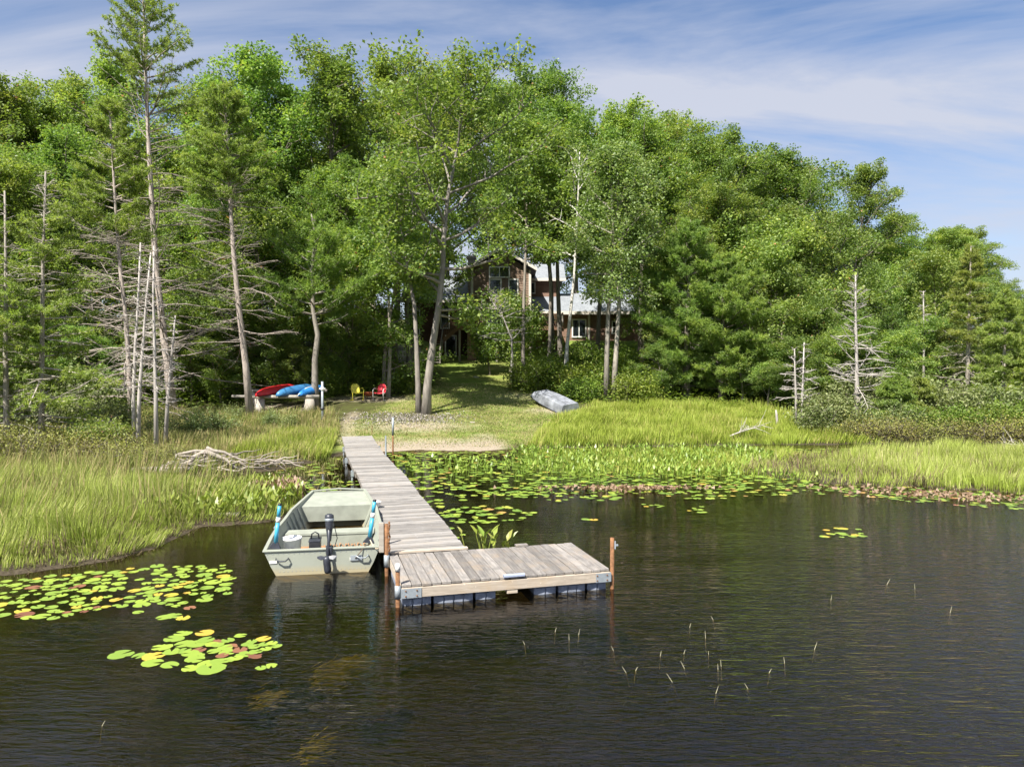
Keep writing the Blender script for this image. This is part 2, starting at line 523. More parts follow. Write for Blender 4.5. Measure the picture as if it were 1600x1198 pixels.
def ground_mat():
    t = NT('shore_ground')
    pos = t.geo()
    n_big = t.noise(pos, 0.35, 4)
    n_mid = t.noise(pos, 2.2, 5, 0.65)
    n_fine = t.noise(pos, 16, 5, 0.7)
    lawn = t.ramp(n_mid, [(0.3, (0.10, 0.155, 0.03)), (0.55, (0.17, 0.225, 0.045)), (0.75, (0.27, 0.27, 0.085))])
    lawn = t.mix(t.ramp(n_big, [(0.45, (0, 0, 0)), (0.7, (0.6,) * 3)]), lawn, (0.26, 0.24, 0.085))
    forest = t.ramp(n_mid, [(0.3, (0.05, 0.042, 0.022)), (0.6, (0.075, 0.085, 0.025)), (0.8, (0.11, 0.13, 0.03))])
    dirt = t.ramp(n_fine, [(0.25, (0.17, 0.14, 0.105)), (0.5, (0.31, 0.26, 0.195)), (0.8, (0.48, 0.42, 0.33))])
    mud = t.ramp(n_fine, [(0.3, (0.035, 0.028, 0.018)), (0.7, (0.10, 0.082, 0.055))])
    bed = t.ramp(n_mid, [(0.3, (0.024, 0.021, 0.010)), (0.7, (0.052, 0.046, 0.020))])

    def edge(a):
        v = t.math('ADD', t.attr(a), t.math('MULTIPLY', t.math('SUBTRACT', n_mid, 0.5), 0.9))
        return t.ramp(v, [(0.22, (0, 0, 0)), (0.85, (1, 1, 1))])
    c = t.mix(edge('lawn'), forest, lawn)
    c = t.mix(edge('dirt'), c, dirt)
    c = t.mix(edge('mud'), c, mud)
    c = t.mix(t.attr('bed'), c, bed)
    hgt = t.math('ADD', n_fine, n_mid)
    return t.done(t.principled(c, 0.95, 0, 0.1, t.bump(hgt, 0.5, 0.05)).outputs[0])


M['ground'] = ground_mat()

# ------------------------------------------------------------------ mesh helpers


def raw_mesh(name, verts, tris=None, quads=None, attrs=None, smooth=False):
    me = bpy.data.meshes.new(name)
    verts = np.asarray(verts, dtype=np.float32)
    loops = []; starts = []; off = 0
    if tris is not None and len(tris):
        tris = np.asarray(tris, dtype=np.int32)
        loops.append(tris.ravel()); starts.append(np.arange(len(tris)) * 3); off = len(tris) * 3
    if quads is not None and len(quads):
        quads = np.asarray(quads, dtype=np.int32)
        loops.append(quads.ravel()); starts.append(off + np.arange(len(quads)) * 4)
    lv = np.concatenate(loops).astype(np.int32); ls = np.concatenate(starts).astype(np.int32)
    me.vertices.add(len(verts)); me.vertices.foreach_set('co', verts.ravel())
    me.loops.add(len(lv)); me.loops.foreach_set('vertex_index', lv)
    me.polygons.add(len(ls)); me.polygons.foreach_set('loop_start', ls)
    if attrs:
        for k, a in attrs.items():
            at = me.attributes.new(k, 'FLOAT', 'POINT')
            at.data.foreach_set('value', np.asarray(a, dtype=np.float32))
    me.update(calc_edges=True)
    me.polygons.foreach_set('use_smooth', np.full(len(ls), bool(smooth)))
    return me


class MB:
    def __init__(self):
        self.v = []; self.f = []

    def quad(self, a, b, c, d):
        n = len(self.v); self.v += [a, b, c, d]; self.f.append((n, n + 1, n + 2, n + 3))

    def box(self, x0, x1, y0, y1, z0, z1, m=None):
        n = len(self.v)
        p = [(x0, y0, z0), (x1, y0, z0), (x1, y1, z0), (x0, y1, z0), (x0, y0, z1), (x1, y0, z1), (x1, y1, z1), (x0, y1, z1)]
        if m is not None:
            p = [tuple(m @ Vector(q)) for q in p]
        self.v += p
        for q in ((0, 3, 2, 1), (4, 5, 6, 7), (0, 1, 5, 4), (1, 2, 6, 5), (2, 3, 7, 6), (3, 0, 4, 7)):
            self.f.append(tuple(n + i for i in q))
        return self

    def bar(self, a, b, w, h):
        a = Vector(a); b = Vector(b)
        d = b - a
        m = Matrix.Translation(a) @ d.to_track_quat('X', 'Z').to_matrix().to_4x4()
        return self.box(0, d.length, -w / 2, w / 2, -h / 2, h / 2, m)

    def tube(self, pts, rad, ns=6, cap=True):
        pts = [Vector(p) for p in pts]
        n = len(pts)
        if not isinstance(rad, (list, tuple, np.ndarray)):
            rad = [rad] * n
        base = len(self.v)
        ref = None
        for i, p in enumerate(pts):
            t = (pts[min(i + 1, n - 1)] - pts[max(i - 1, 0)])
            if t.length < 1e-7:
                t = Vector((0, 0, 1))
            t.normalize()
            if ref is None:
                ref = Vector((1, 0, 0)) if abs(t.x) < 0.8 else Vector((0, 1, 0))
            u = ref - t * ref.dot(t)
            if u.length < 1e-6:
                u = t.orthogonal()
            u.normalize(); w = t.cross(u); ref = u
            for k in range(ns):
                a = 2 * math.pi * k / ns
                q = p + (u * math.cos(a) + w * math.sin(a)) * rad[i]
                self.v.append((q.x, q.y, q.z))
        for i in range(n - 1):
            for k in range(ns):
                k2 = (k + 1) % ns
                self.f.append((base + i * ns + k, base + i * ns + k2, base + (i + 1) * ns + k2, base + (i + 1) * ns + k))
        if cap:
            self.f.append(tuple(base + k for k in reversed(range(ns))))
            self.f.append(tuple(base + (n - 1) * ns + k for k in range(ns)))
        return self

    def lathe(self, prof, ns=16, m=None):
        base = len(self.v)
        for r, z in prof:
            for k in range(ns):
                a = 2 * math.pi * k / ns
                q = Vector((r * math.cos(a), r * math.sin(a), z))
                if m is not None:
                    q = m @ q
                self.v.append((q.x, q.y, q.z))
        for i in range(len(prof) - 1):
            for k in range(ns):
                k2 = (k + 1) % ns
                self.f.append((base + i * ns + k, base + i * ns + k2, base + (i + 1) * ns + k2, base + (i + 1) * ns + k))
        self.f.append(tuple(base + k for k in reversed(range(ns))))
        self.f.append(tuple(base + (len(prof) - 1) * ns + k for k in range(ns)))
        return self

    def loft(self, secs, close=False, caps=False):
        base = len(self.v); n = len(secs[0])
        for s in secs:
            self.v += [tuple(q) for q in s]
        for i in range(len(secs) - 1):
            for k in range(n if close else n - 1):
                k2 = (k + 1) % n
                self.f.append((base + i * n + k, base + i * n + k2, base + (i + 1) * n + k2, base + (i + 1) * n + k))
        if caps:
            self.f.append(tuple(base + k for k in reversed(range(n))))
            self.f.append(tuple(base + (len(secs) - 1) * n + k for k in range(n)))
        return self

    def mesh(self, name, smooth=False):
        me = bpy.data.meshes.new(name)
        me.from_pydata(self.v, [], self.f)
        me.update()
        if smooth:
            me.polygons.foreach_set('use_smooth', np.ones(len(me.polygons), dtype=bool))
        return me

    def build(self, name, mat, parent=None, smooth=False, bevel=0.0, matrix=None):
        o = link(name, self.mesh(name, smooth), mat, parent)
        if matrix is not None:
            o.matrix_basis = matrix
        if bevel:
            b = o.modifiers.new('bevel', 'BEVEL'); b.width = bevel; b.segments = 2; b.limit_method = 'ANGLE'
        return o


def link(name, me, mat=None, parent=None):
    o = bpy.data.objects.new(name, me)
    COL.objects.link(o)
    if mat is not None and len(me.materials) == 0:
        me.materials.append(M[mat])
    o.parent = parent
    return o


def tag(o, label, cat, group=None):
    o['label'] = label; o['category'] = cat
    if group:
        o['group'] = group
    return o


def thing(name, label, cat, loc=(0, 0, 0), rz=0.0, group=None):
    o = bpy.data.objects.new(name, None)
    COL.objects.link(o)
    o.empty_display_size = 0.2
    o.location = loc; o.rotation_euler = (0, 0, rz)
    return tag(o, label, cat, group)


def px(x, d):
    """world x of photo column x at distance d"""
    return (x - 800.0) / 1150.0 * d


def pz(y, d):
    return CAM_Z - (y - 571.0) / 1150.0 * d


def nrm(a):
    return a / np.maximum(np.linalg.norm(a, axis=-1, keepdims=True), 1e-9)


# ------------------------------------------------------------------ terrain
MAIN_X = [-400, -40, -14, -9.5, -8.2, -7.2, -6.3, -5.2, 0, 1.5, 6, 10, 14, 20, 30, 60, 120, 400]
MAIN_Y = [5, 14, 19.5, 20.6, 21.4, 22.6, 25.5, 27.6, 28.0, 28.7, 29.3, 29.7, 30.0, 30.8, 32.5, 39, 56, 120]
PEN = [(-400, -20), (-40, 4), (-20, 7.2), (-12, 10.0), (-8.9, 11.1), (-8.0, 11.2), (-6.8, 12.0), (-6.35, 12.6), (-6.3, 13.6), (-6.2, 14.5), (-5.4, 14.9),
       (-4.85, 15.3), (-4.95, 17.2), (-5.7, 18.4), (-6.6, 19.3), (-7.8, 20.2), (-9.5, 21.5), (-20, 24), (-400, 30)]
BAND = [(6.9, 22.3), (7.6, 21.2), (8.7, 20.0), (10.1, 19.4), (12.9, 18.6), (20, 17.6), (34, 17), (70, 20), (120, 30), (120, 44), (60, 33), (30, 28.6), (19, 27.2), (14.4, 27.3), (10.2, 25.6), (7.9, 24.0)]


def poly_sd(poly, x, y):
    """signed distance to a polygon, positive inside"""
    p = np.array(poly, dtype=float); q = np.roll(p, -1, axis=0)
    best = np.full(x.shape, 1e18); inside = np.zeros(x.shape, dtype=bool)
    for (ax, ay), (bx, by) in zip(p, q):
        ex, ey = bx - ax, by - ay
        t = np.clip(((x - ax) * ex + (y - ay) * ey) / (ex * ex + ey * ey), 0, 1)
        d2 = (x - ax - t * ex) ** 2 + (y - ay - t * ey) ** 2
        best = np.minimum(best, d2)
        cond = ((ay > y) != (by > y))
        xi = ax + (y - ay) / (by - ay if by != ay else 1e-9) * ex
        inside ^= cond & (x < xi)
    return np.where(inside, 1, -1) * np.sqrt(best)


def sstep(a, b, x):
    t = np.clip((x - a) / (b - a), 0, 1)
    return t * t * (3 - 2 * t)


def wob(x, y):
    return (0.32 * np.sin(1.7 * x + 0.6 * y) + 0.22 * np.sin(3.9 * x - 2.3 * y + 1) + 0.14 * np.sin(7.1 * x + 5.3 * y + 2))


def ground(x, y):
    x = np.asarray(x, dtype=float); y = np.asarray(y, dtype=float)
    w = wob(x, y)
    t = (y - np.interp(x, MAIN_X, MAIN_Y)) * 0.95 + w * 0.5
    shift = 3.2 * sstep(7, 20, x) + 0.2 * np.maximum(x - 22, 0) + 1.0 * sstep(-8, -16, x)
    hill = 0.115 * np.maximum(y - 28.7 - shift, 0)
    main = np.where(t > 0, np.maximum(np.minimum(0.05 + 0.03 * t, 0.3 + 0.01 * t), hill) * sstep(-0.2, 1.2, t), -np.minimum(1.4, 0.11 * -t + 0.02))
    side = np.maximum(sstep(3.0, 5.2, x), sstep(-6.0, -7.6, x)) * sstep(57.5, 62, y)
    main = main + side * 1.45 * sstep(90, 60, y) * (t > 0)
    main = np.where(y > 70, main, np.minimum(main, 5.35))
    main = np.minimum(main, 10 + 0.01 * y)
    sp = poly_sd(PEN, x, y) + w * 0.35
    pen = np.where(sp > 0, np.minimum(0.02 + 0.08 * sp, 0.14), -np.minimum(1.5, 0.16 * -sp + 0.01))
    sb = poly_sd(BAND, x, y) + w * 0.4
    band = np.where(sb > 0, np.minimum(0.01 + 0.05 * sb, 0.06), -np.minimum(1.5, 0.16 * -sb + 0.02))
    z = np.maximum(np.maximum(main, pen), band)
    return z + 0.03 * np.sin(2.1 * x + 1.3 * y) * np.sin(1.3 * x - 2.7 * y) * (z > 0.1)


def gz(x, y):
    return float(ground(np.array([x]), np.array([y]))[0])


def dense(a, pts):
    out = []
    for lo, hi, st in pts:
        out.append(np.arange(lo, hi, st))
    return np.concatenate(out)


gx = dense(0, [(-600, -100, 50), (-100, -24, 4), (-24, 26, 0.28), (26, 60, 1.2), (60, 120, 5), (120, 601, 40)])
gy = dense(0, [(-300, -20, 40), (-20, 8, 2), (8, 34, 0.22), (34, 72, 0.5), (72, 130, 3), (130, 901, 60)])
GX, GY = np.meshgrid(gx, gy)
GZ = ground(GX, GY)
nx, ny = len(gx), len(gy)
idx = np.arange(nx * ny).reshape(ny, nx)
quads = np.stack([idx[:-1, :-1], idx[:-1, 1:], idx[1:, 1:], idx[1:, :-1]], -1).reshape(-1, 4)


def lawn_mask(x, y):
    # mown strip running from the beach up to the house
    xc = np.interp(y, [27, 33, 40, 50, 60, 75], [-3.0, -2.6, -2.0, -1.2, -1.2, 0])
    hw = np.interp(y, [27, 33, 40, 46, 52, 60, 75], [3.7, 4.6, 4.0, 2.6, 3.4, 6.0, 9])
    m = sstep(1.2, -0.6, np.abs(x - xc) - hw)
    right = sstep(3, 5, x) * sstep(13, 11, x) * sstep(58, 60, y) * sstep(67, 65, y)
    return np.maximum(m, right)


def dirt_mask(x, y):
    beach = 0.95 * sstep(3.5, 0.6, np.abs(y - 28.3)) * sstep(-7.0, -5.6, x) * sstep(0.5, -0.8, x) * sstep(27, 27.5, y)
    launch = 0.68 * sstep(0.95, 0.3, np.abs(x - (-0.9 - (y - 28) * 0.12))) * sstep(27, 28, y) * sstep(32.5, 30.5, y)
    path = 0.62 * sstep(0.7, 0.15, np.abs(x - np.interp(y, [28, 31, 34, 37], [-6.35, -6.9, -7.6, -7.8]))) * sstep(28, 28.6, y) * sstep(37.5, 36, y)
    under = 0.85 * np.exp(-(((x + 4.4) / 3.2) ** 2 + ((y - 33.0) / 1.7) ** 2))
    bare = 0.75 * np.exp(-(((x + 7.6) / 3.0) ** 2 + ((y - 40.6) / 1.2) ** 2))
    racks = 0.85 * np.exp(-(((x + 12.0) / 2.2) ** 2 + ((y - 38.3) / 1.4) ** 2))
    worn = 0.55 * np.exp(-(((x - 0.4) / 2.4) ** 2 + ((y - 41.5) / 2.0) ** 2))
    skf = 0.7 * np.exp(-(((x - 1.8) / 1.6) ** 2 + ((y - 37.0) / 1.3) ** 2))
    return np.clip(np.maximum.reduce([beach, launch, path, under, bare, racks, worn, skf]), 0, 1)


xr, yr, zr = GX.ravel(), GY.ravel(), GZ.ravel()
mud = sstep(0.16, 0.03, zr) * (1 - np.clip(dirt_mask(xr, yr), 0, 1))
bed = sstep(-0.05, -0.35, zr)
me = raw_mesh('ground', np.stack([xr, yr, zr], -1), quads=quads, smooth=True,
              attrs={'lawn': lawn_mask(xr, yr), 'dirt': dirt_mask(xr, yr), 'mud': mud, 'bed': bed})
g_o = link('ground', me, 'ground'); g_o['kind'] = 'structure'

wm = MB(); wm.quad((-600, -300, 0), (600, -300, 0), (600, 900, 0), (-600, 900, 0))
w_o = wm.build('lake_water', 'water'); w_o['kind'] = 'structure'

# ------------------------------------------------------------------ foliage builders


def leaf_verts(r, c, length, width, up=0.4, fold=0.15, axis=None, axis_w=0.0):
    n = len(c)
    nv = r.normal(size=(n, 3)); nv = nrm(nv); nv[:, 2] = np.abs(nv[:, 2]) + up; nv = nrm(nv)
    a = r.normal(size=(n, 3))
    if axis is not None:
        a = nrm(a) * (1 - axis_w) + axis * axis_w
    b = nrm(np.cross(nv, a)); a = np.cross(b, nv)
    L = (length * r.uniform(0.7, 1.3, n))[:, None]; W = (width * r.uniform(0.7, 1.3, n))[:, None]
    p0 = c - a * L * 0.5; p2 = c + a * L * 0.5
    p1 = c + b * W * 0.5 + nv * W * fold - a * L * 0.06
    p3 = c - b * W * 0.5 + nv * W * fold - a * L * 0.06
    return np.stack([p0, p1, p2, p3], 1)


def leaf_mesh(name, V, v, mat):
    n = len(V)
    q = np.arange(n * 4).reshape(n, 4)
    me = raw_mesh(name, V.reshape(-1, 3), quads=q, attrs={'v': np.repeat(v, 4)})
    me.materials.append(M[mat])
    return me


def curve_pts(r, p, d, length, n, wander, lift):
    pts = [np.array(p, dtype=float)]
    d = np.array(d, dtype=float); d /= np.linalg.norm(d)
    for i in range(n):
        d = d + r.normal(size=3) * wander + np.array([0, 0, lift])
        d /= np.linalg.norm(d)
        pts.append(pts[-1] + d * length / n)
    return pts, d


def along(pts, t):
    f = t * (len(pts) - 1); i = min(int(f), len(pts) - 2)
    a = pts[i]; b = pts[i + 1]
    d = b - a
    return a + d * (f - i), d / (np.linalg.norm(d) + 1e-9)


def broadleaf(seed, h=20.0, crown_lo=0.3, width=0.27, leaf=0.25, ncl=46, limbs=17, lean=(0, 0), trunk_r=0.26, path=None, dens=1.0, mat='oak', bark='bark', flat=0.75, extra=()):
    """a broadleaf tree grown limb by limb: returns (trunk mesh, crown mesh)"""
    r = np.random.default_rng(seed)
    mb = MB()
    if path is None:
        path = [np.array([0.0, 0, -0.4])]
        d = np.array([lean[0], lean[1], 1.0])
        for i in range(9):
            d = d + np.append(r.normal(size=2) * 0.05, 0)
            d = d / np.linalg.norm(d)
            path.append(path[-1] + d * (h * 0.93 + 0.4) / 9)
    path = [np.array(p, dtype=float) for p in path]
    n = len(path)
    mb.tube(path, [trunk_r * (1.35 if i == 0 else (1 - 0.9 * (i / (n - 1)) ** 0.9)) + 0.015 for i in range(n)], 9)
    cl = []
    ga = r.uniform(0, 6.28)
    for k in range(limbs):
        f = (k + r.uniform(0.1, 0.9)) / limbs
        tpos = crown_lo + (0.97 - crown_lo) * f ** 0.85
        p, td = along(path, tpos)
        ga += 2.4 + r.normal() * 0.35
        prof = math.sin(math.pi * min(1, max(0.0, 0.16 + 0.80 * f))) ** 0.6
        L = h * width * prof * r.uniform(0.75, 1.2)
        el = 0.25 + 0.85 * f + r.normal() * 0.12
        d = np.array([math.cos(ga) * math.cos(el), math.sin(ga) * math.cos(el), math.sin(el)])
        pts, de = curve_pts(r, p, d, L, 5, 0.13, 0.04)
        r0 = trunk_r * 0.42 * (1 - 0.65 * f)
        mb.tube(pts, [r0 * (1 - 0.8 * i / 5) + 0.012 for i in range(6)], 5, False)
        nb = int(4 + L * 1.15)
        for j in range(nb):
            t2 = 0.28 + 0.72 * (j + r.uniform(0, 1)) / nb
            q, qd = along(pts, min(t2, 1.0))
            dd = qd * 0.55 + nrm(r.normal(size=3)) * 0.8 + np.array([0, 0, 0.12])
            l2 = L * r.uniform(0.22, 0.42) * (1.15 - 0.5 * t2) + 0.35
            p2, _ = curve_pts(r, q, dd, l2, 3, 0.2, 0.05)
            mb.tube(p2, [r0 * 0.32 + 0.006, r0 * 0.25 + 0.005, r0 * 0.16 + 0.004, 0.006], 4, False)
            for t3 in (0.5, 0.8, 1.05):
                c, cd = along(p2, min(t3, 1.0))
                cl.append((c + r.normal(size=3) * 0.18, 0.34 + 0.16 * r.random() + 0.02 * L))
    for (tp, az, el, L) in extra:
        p, _ = along(path, tp)
        pts, _ = curve_pts(r, p, (math.cos(az) * math.cos(el), math.sin(az) * math.cos(el), math.sin(el)), L, 6, 0.1, -0.01)
        mb.tube(pts, [trunk_r * 0.3 * (1 - 0.8 * i / 6) + 0.012 for i in range(7)], 5, False)
        for j in range(int(L * 4.5)):
            q, qd = along(pts, r.uniform(0.35, 1.0))
            p2, _ = curve_pts(r, q, qd * 0.5 + nrm(r.normal(size=3)) * 0.8, r.uniform(0.5, 1.2), 3, 0.2, 0.0)
            mb.tube(p2, [0.02, 0.015, 0.01, 0.006], 4, False)
            cl.append((p2[2], 0.4)); cl.append((p2[3], 0.42))
    for j in range(int(limbs * 0.8)):      # tuft at the leader
        p, _ = along(path, r.uniform(0.86, 1.0))
        cl.append((p + r.normal(size=3) * 0.035 * h * np.array([1, 1, 0.6]), 0.5))
    C = np.array([c for c, _ in cl]); S = np.array([s for _, s in cl])
    keep = r.random(len(C)) < 0.93
    C, S = C[keep], S[keep]
    m = max(6, int(ncl * dens))
    off = nrm(r.normal(size=(len(C), m, 3))) * (r.random((len(C), m, 1)) ** 0.45)
    off *= S[:, None, None] * 1.28 * np.array([1.1, 1.1, flat])
    cen = (C[:, None, :] + off).reshape(-1, 3)
    tint = np.repeat(r.normal(size=len(C)) * 0.17, m)
    hh = np.clip(cen[:, 2] / h, 0, 1)
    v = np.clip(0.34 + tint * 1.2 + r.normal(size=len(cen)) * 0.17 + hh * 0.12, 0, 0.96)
    rare = r.random(len(cen)) < 0.004
    v = np.where(rare, 1.0, v)
    szv = leaf * np.repeat(r.uniform(0.72, 1.2, len(C)), m)
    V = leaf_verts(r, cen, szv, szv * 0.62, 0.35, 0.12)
    tr = mb.mesh('trunk', True); tr.materials.append(M[bark])
    return tr, leaf_mesh('crown', V, v, mat)


def tuft_mesh(r, C, D, v, length, nper, width, spread, mat, name='crown'):
    n = len(C)
    d = nrm(D[:, None, :] * (1 - spread) + nrm(r.normal(size=(n, nper, 3))) * spread)
    L = length * r.uniform(0.7, 1.25, (n, nper, 1))
    side = nrm(np.cross(d, r.normal(size=(n, nper, 3)))) * width * 0.5
    c0 = np.broadcast_to(C[:, None, :], d.shape)
    base_a = c0 + side; base_b = c0 - side; tip = c0 + d * L
    V = np.stack([base_a, base_b, tip], 2).reshape(-1, 3)
    k = n * nper
    me = raw_mesh(name, V, tris=np.arange(k * 3).reshape(k, 3), attrs={'v': np.repeat(np.clip(np.repeat(v, nper) + r.normal(size=k) * 0.1, 0, 1), 3)})
    me.materials.append(M[mat])
    return me


def conifer(seed, h=14.0, kind='pine', live_lo=0.2, live_hi=1.0, bare_lo=0.1, reach=0.25, trunk_r=0.2, path=None, whorls=24, bark='bark', dens=1.0, patchy=0.0, live_side=None, top_r=0.02, pw=0.75, nb=None, single=False, up=0.55):
    r = np.random.default_rng(seed)
    mb = MB()
    if path is None:
        path = [np.array([0, 0, -0.3])]
        for i in range(8):
            path.append(np.array([r.normal() * 0.06 * i ** 0.5, r.normal() * 0.06 * i ** 0.5, (i + 1) / 8 * h]))
    path = [np.array(p, dtype=float) for p in path]
    n = len(path)
    mb.tube(path, [trunk_r * (1.25 if i == 0 else 1 - 0.92 * i / (n - 1)) + top_r for i in range(n)], 8)
    br = MB(); singles = []
    C = []; D = []; vv = []
    for k in range(whorls):
        f = (k + 0.5) / whorls
        t = bare_lo + (0.985 - bare_lo) * f
        p, td = along(path, t)
        nbr = nb or {'pine': 5, 'larch': 5, 'spruce': 6}[kind]
        a0 = r.uniform(0, 6.28)
        for b in range(nbr):
            if single:
                br = MB()
            if r.random() < 0.18:
                continue
            a = a0 + 6.28 * b / nbr + r.normal() * 0.25
            if kind == 'larch':
                t = min(0.985, max(bare_lo, bare_lo + (0.985 - bare_lo) * (f + r.uniform(-0.9, 0.9) / whorls)))
                p, td = along(path, t)
            live = live_lo <= t + r.normal() * 0.03 <= live_hi and r.random() > patchy
            if live_side is not None and live and live_side(t, a) < r.random():
                live = False
            prof = (1 - t) ** pw if kind != 'pine' else (min(1, (1 - t) * 2.3) ** 0.8 * (0.65 + 0.35 * min(1, t * 3)))
            L = h * reach * max(0.07, prof) * (r.uniform(0.65, 1.2) if live else r.uniform(0.6, 1.2) if single else r.uniform(0.3, 1.2))
            el = {'pine': 0.05 + 0.5 * t, 'larch': -0.08 + up * t * t, 'spruce': -0.25 + 0.5 * t}[kind] + r.normal() * (0.1 if live else 0.24)
            d = np.array([math.cos(a) * math.cos(el), math.sin(a) * math.cos(el), math.sin(el)])
            pts, de = curve_pts(r, p, d, L, 5, 0.06 if live else 0.12, 0.035 if kind == 'pine' else (0.03 * r.normal() if not live else 0.03))
            rb = (0.012 + 0.010 * L) if live or kind == 'pine' else (0.009 + 0.008 * L) if single else (0.006 + 0.005 * L)
            br.tube(pts, [rb * (1 - 0.75 * i / 5) + 0.004 for i in range(6)], 4, False)
            ns = int(3 + L * (3.2 if kind == 'pine' else 3.4))
            for j in range(ns):
                t2 = 0.2 + 0.8 * (j + r.random()) / ns
                q, qd = along(pts, min(1, t2))
                sgn = 1 if j % 2 else -1
                sd = np.cross(qd, np.array([0, 0, 1.0])); sd /= (np.linalg.norm(sd) + 1e-9)
                dd = qd * 0.7 + sd * sgn * r.uniform(0.5, 0.9) + np.array([0, 0, r.normal() * 0.15 + (0.15 if kind == 'pine' else -0.1)])
                l2 = min(1.1, 0.22 + L * 0.24) * r.uniform(0.6, 1.2) * (1.15 - 0.6 * t2)
                p2, _ = curve_pts(r, q, dd, l2, 3, 0.1, 0.02)
                if kind != 'pine' or not live:
                    br.tube([p2[0], p2[1], p2[3]], [0.009, 0.007, 0.004] if not single else [0.014, 0.011, 0.007], 3, False)
                if live:
                    m = int((7 if kind == 'pine' else 9) * dens * (0.5 + l2))
                    tint = r.normal() * 0.12
                    for u in range(max(2, m)):
                        c, cd = along(p2, min(1, 0.1 + 0.9 * (u + r.random()) / max(2, m)))
                        C.append(c + r.normal(size=3) * (0.06 if kind == 'pine' else 0.05)); D.append(cd + np.array([0, 0, 0.45 if kind == 'pine' else 0.0]))
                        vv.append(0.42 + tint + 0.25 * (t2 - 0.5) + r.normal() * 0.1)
            if single:
                bx1 = br.mesh('branch', True); bx1.materials.append(M[bark]); singles.append(bx1)
    tr = mb.mesh('trunk', True); tr.materials.append(M[bark])
    if single:
        return (tr, *singles)
    bm_ = br.mesh('branches', True); bm_.materials.append(M[bark])
    cr_ = None
    if C:
        C = np.array(C); D = nrm(np.array(D)); vv = np.array(vv)
        if kind == 'pine':
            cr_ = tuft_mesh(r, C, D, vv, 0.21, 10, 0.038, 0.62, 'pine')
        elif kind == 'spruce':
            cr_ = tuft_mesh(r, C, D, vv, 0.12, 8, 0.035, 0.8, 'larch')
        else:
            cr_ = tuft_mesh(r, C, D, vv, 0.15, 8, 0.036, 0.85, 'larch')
    return tr, bm_, cr_


def shrub(seed, w=1.6, h=1.5, leaf=0.12, n=2600, mat='shrub', stems=9):
    r = np.random.default_rng(seed)
    mb = MB(); C = []
    for k in range(stems):
        a = r.uniform(0, 6.28); ln = h * r.uniform(0.6, 1.0)
        tilt = r.uniform(0.05, 0.75) * w / h * 0.8
        d = np.array([math.cos(a) * tilt, math.sin(a) * tilt, 1.0])
        pts, _ = curve_pts(r, (math.cos(a) * 0.1 * w, math.sin(a) * 0.1 * w, -0.1), d, ln, 4, 0.12, 0.0)
        mb.tube(pts, [0.022, 0.018, 0.014, 0.010, 0.006], 4, False)
        for j in range(14):
            q, qd = along(pts, r.uniform(0.2, 1.0))
            dd = nrm(r.normal(size=3)) + np.array([0, 0, 0.25])
            p2, _ = curve_pts(r, q, dd, r.uniform(0.12, 0.32) * w, 2, 0.15, 0.05)
            mb.tube(p2, [0.008, 0.006, 0.003], 3, False)
            C += [p2[1], p2[2]]
    C = np.array(C); C[:, 2] = np.maximum(C[:, 2], 0.08)
    m = max(3, n // len(C))
    s = 0.11 * (w + h) / 2 + 0.03
    cen = (C[:, None, :] + r.normal(size=(len(C), m, 3)) * s).reshape(-1, 3)
    cen[:, 2] = np.maximum(cen[:, 2], 0.03)
    v = np.clip(np.repeat(0.45 + r.normal(size=len(C)) * 0.16, m) + r.normal(size=len(cen)) * 0.15, 0, 1)
    V = leaf_verts(r, cen, leaf, leaf * 0.55, 0.3, 0.12)
    st = mb.mesh('stems', True); st.materials.append(M['bark'])
    return st, leaf_mesh('foliage', V, v, mat)


def put_tree(name, meshes, partnames, loc, sc, rz, label, cat, group=None, tilt=(0, 0)):
    e = thing(name, label, cat, loc, rz, group)
    e.rotation_euler = (tilt[0], tilt[1], rz)
    e.scale = sc if isinstance(sc, tuple) else (sc, sc, sc)
    for me, pn in zip(meshes, partnames):
        if me is not None:
            o = bpy.data.objects.new(pn, me); COL.objects.link(o); o.parent = e
            if pn in ('branches', 'crown', 'foliage', 'stems'):
                o['kind'] = 'stuff'
    return e


def ground_loc(pxx, d, sink=0.0):
    x = px(pxx, d)
    return (x, d, gz(x, d) - sink)


# ------------------------------------------------------------------ the woods
BROAD = [broadleaf(11 + i, 20, lo, wd, 0.205, 60, lb) for i, (lo, wd, lb) in enumerate([(0.20, 0.29, 25), (0.26, 0.27, 24), (0.17, 0.31, 26), (0.3, 0.28, 24), (0.22, 0.26, 24)])]
HIGH = [broadleaf(31 + i, 20, 0.44, wd, 0.205, 60, 19, trunk_r=0.2) for i, wd in enumerate([0.27, 0.25])]
LOWT = [broadleaf(41 + i, 10, 0.12, wd, 0.175, 56, 18, trunk_r=0.12) for i, wd in enumerate([0.33, 0.30, 0.36])]

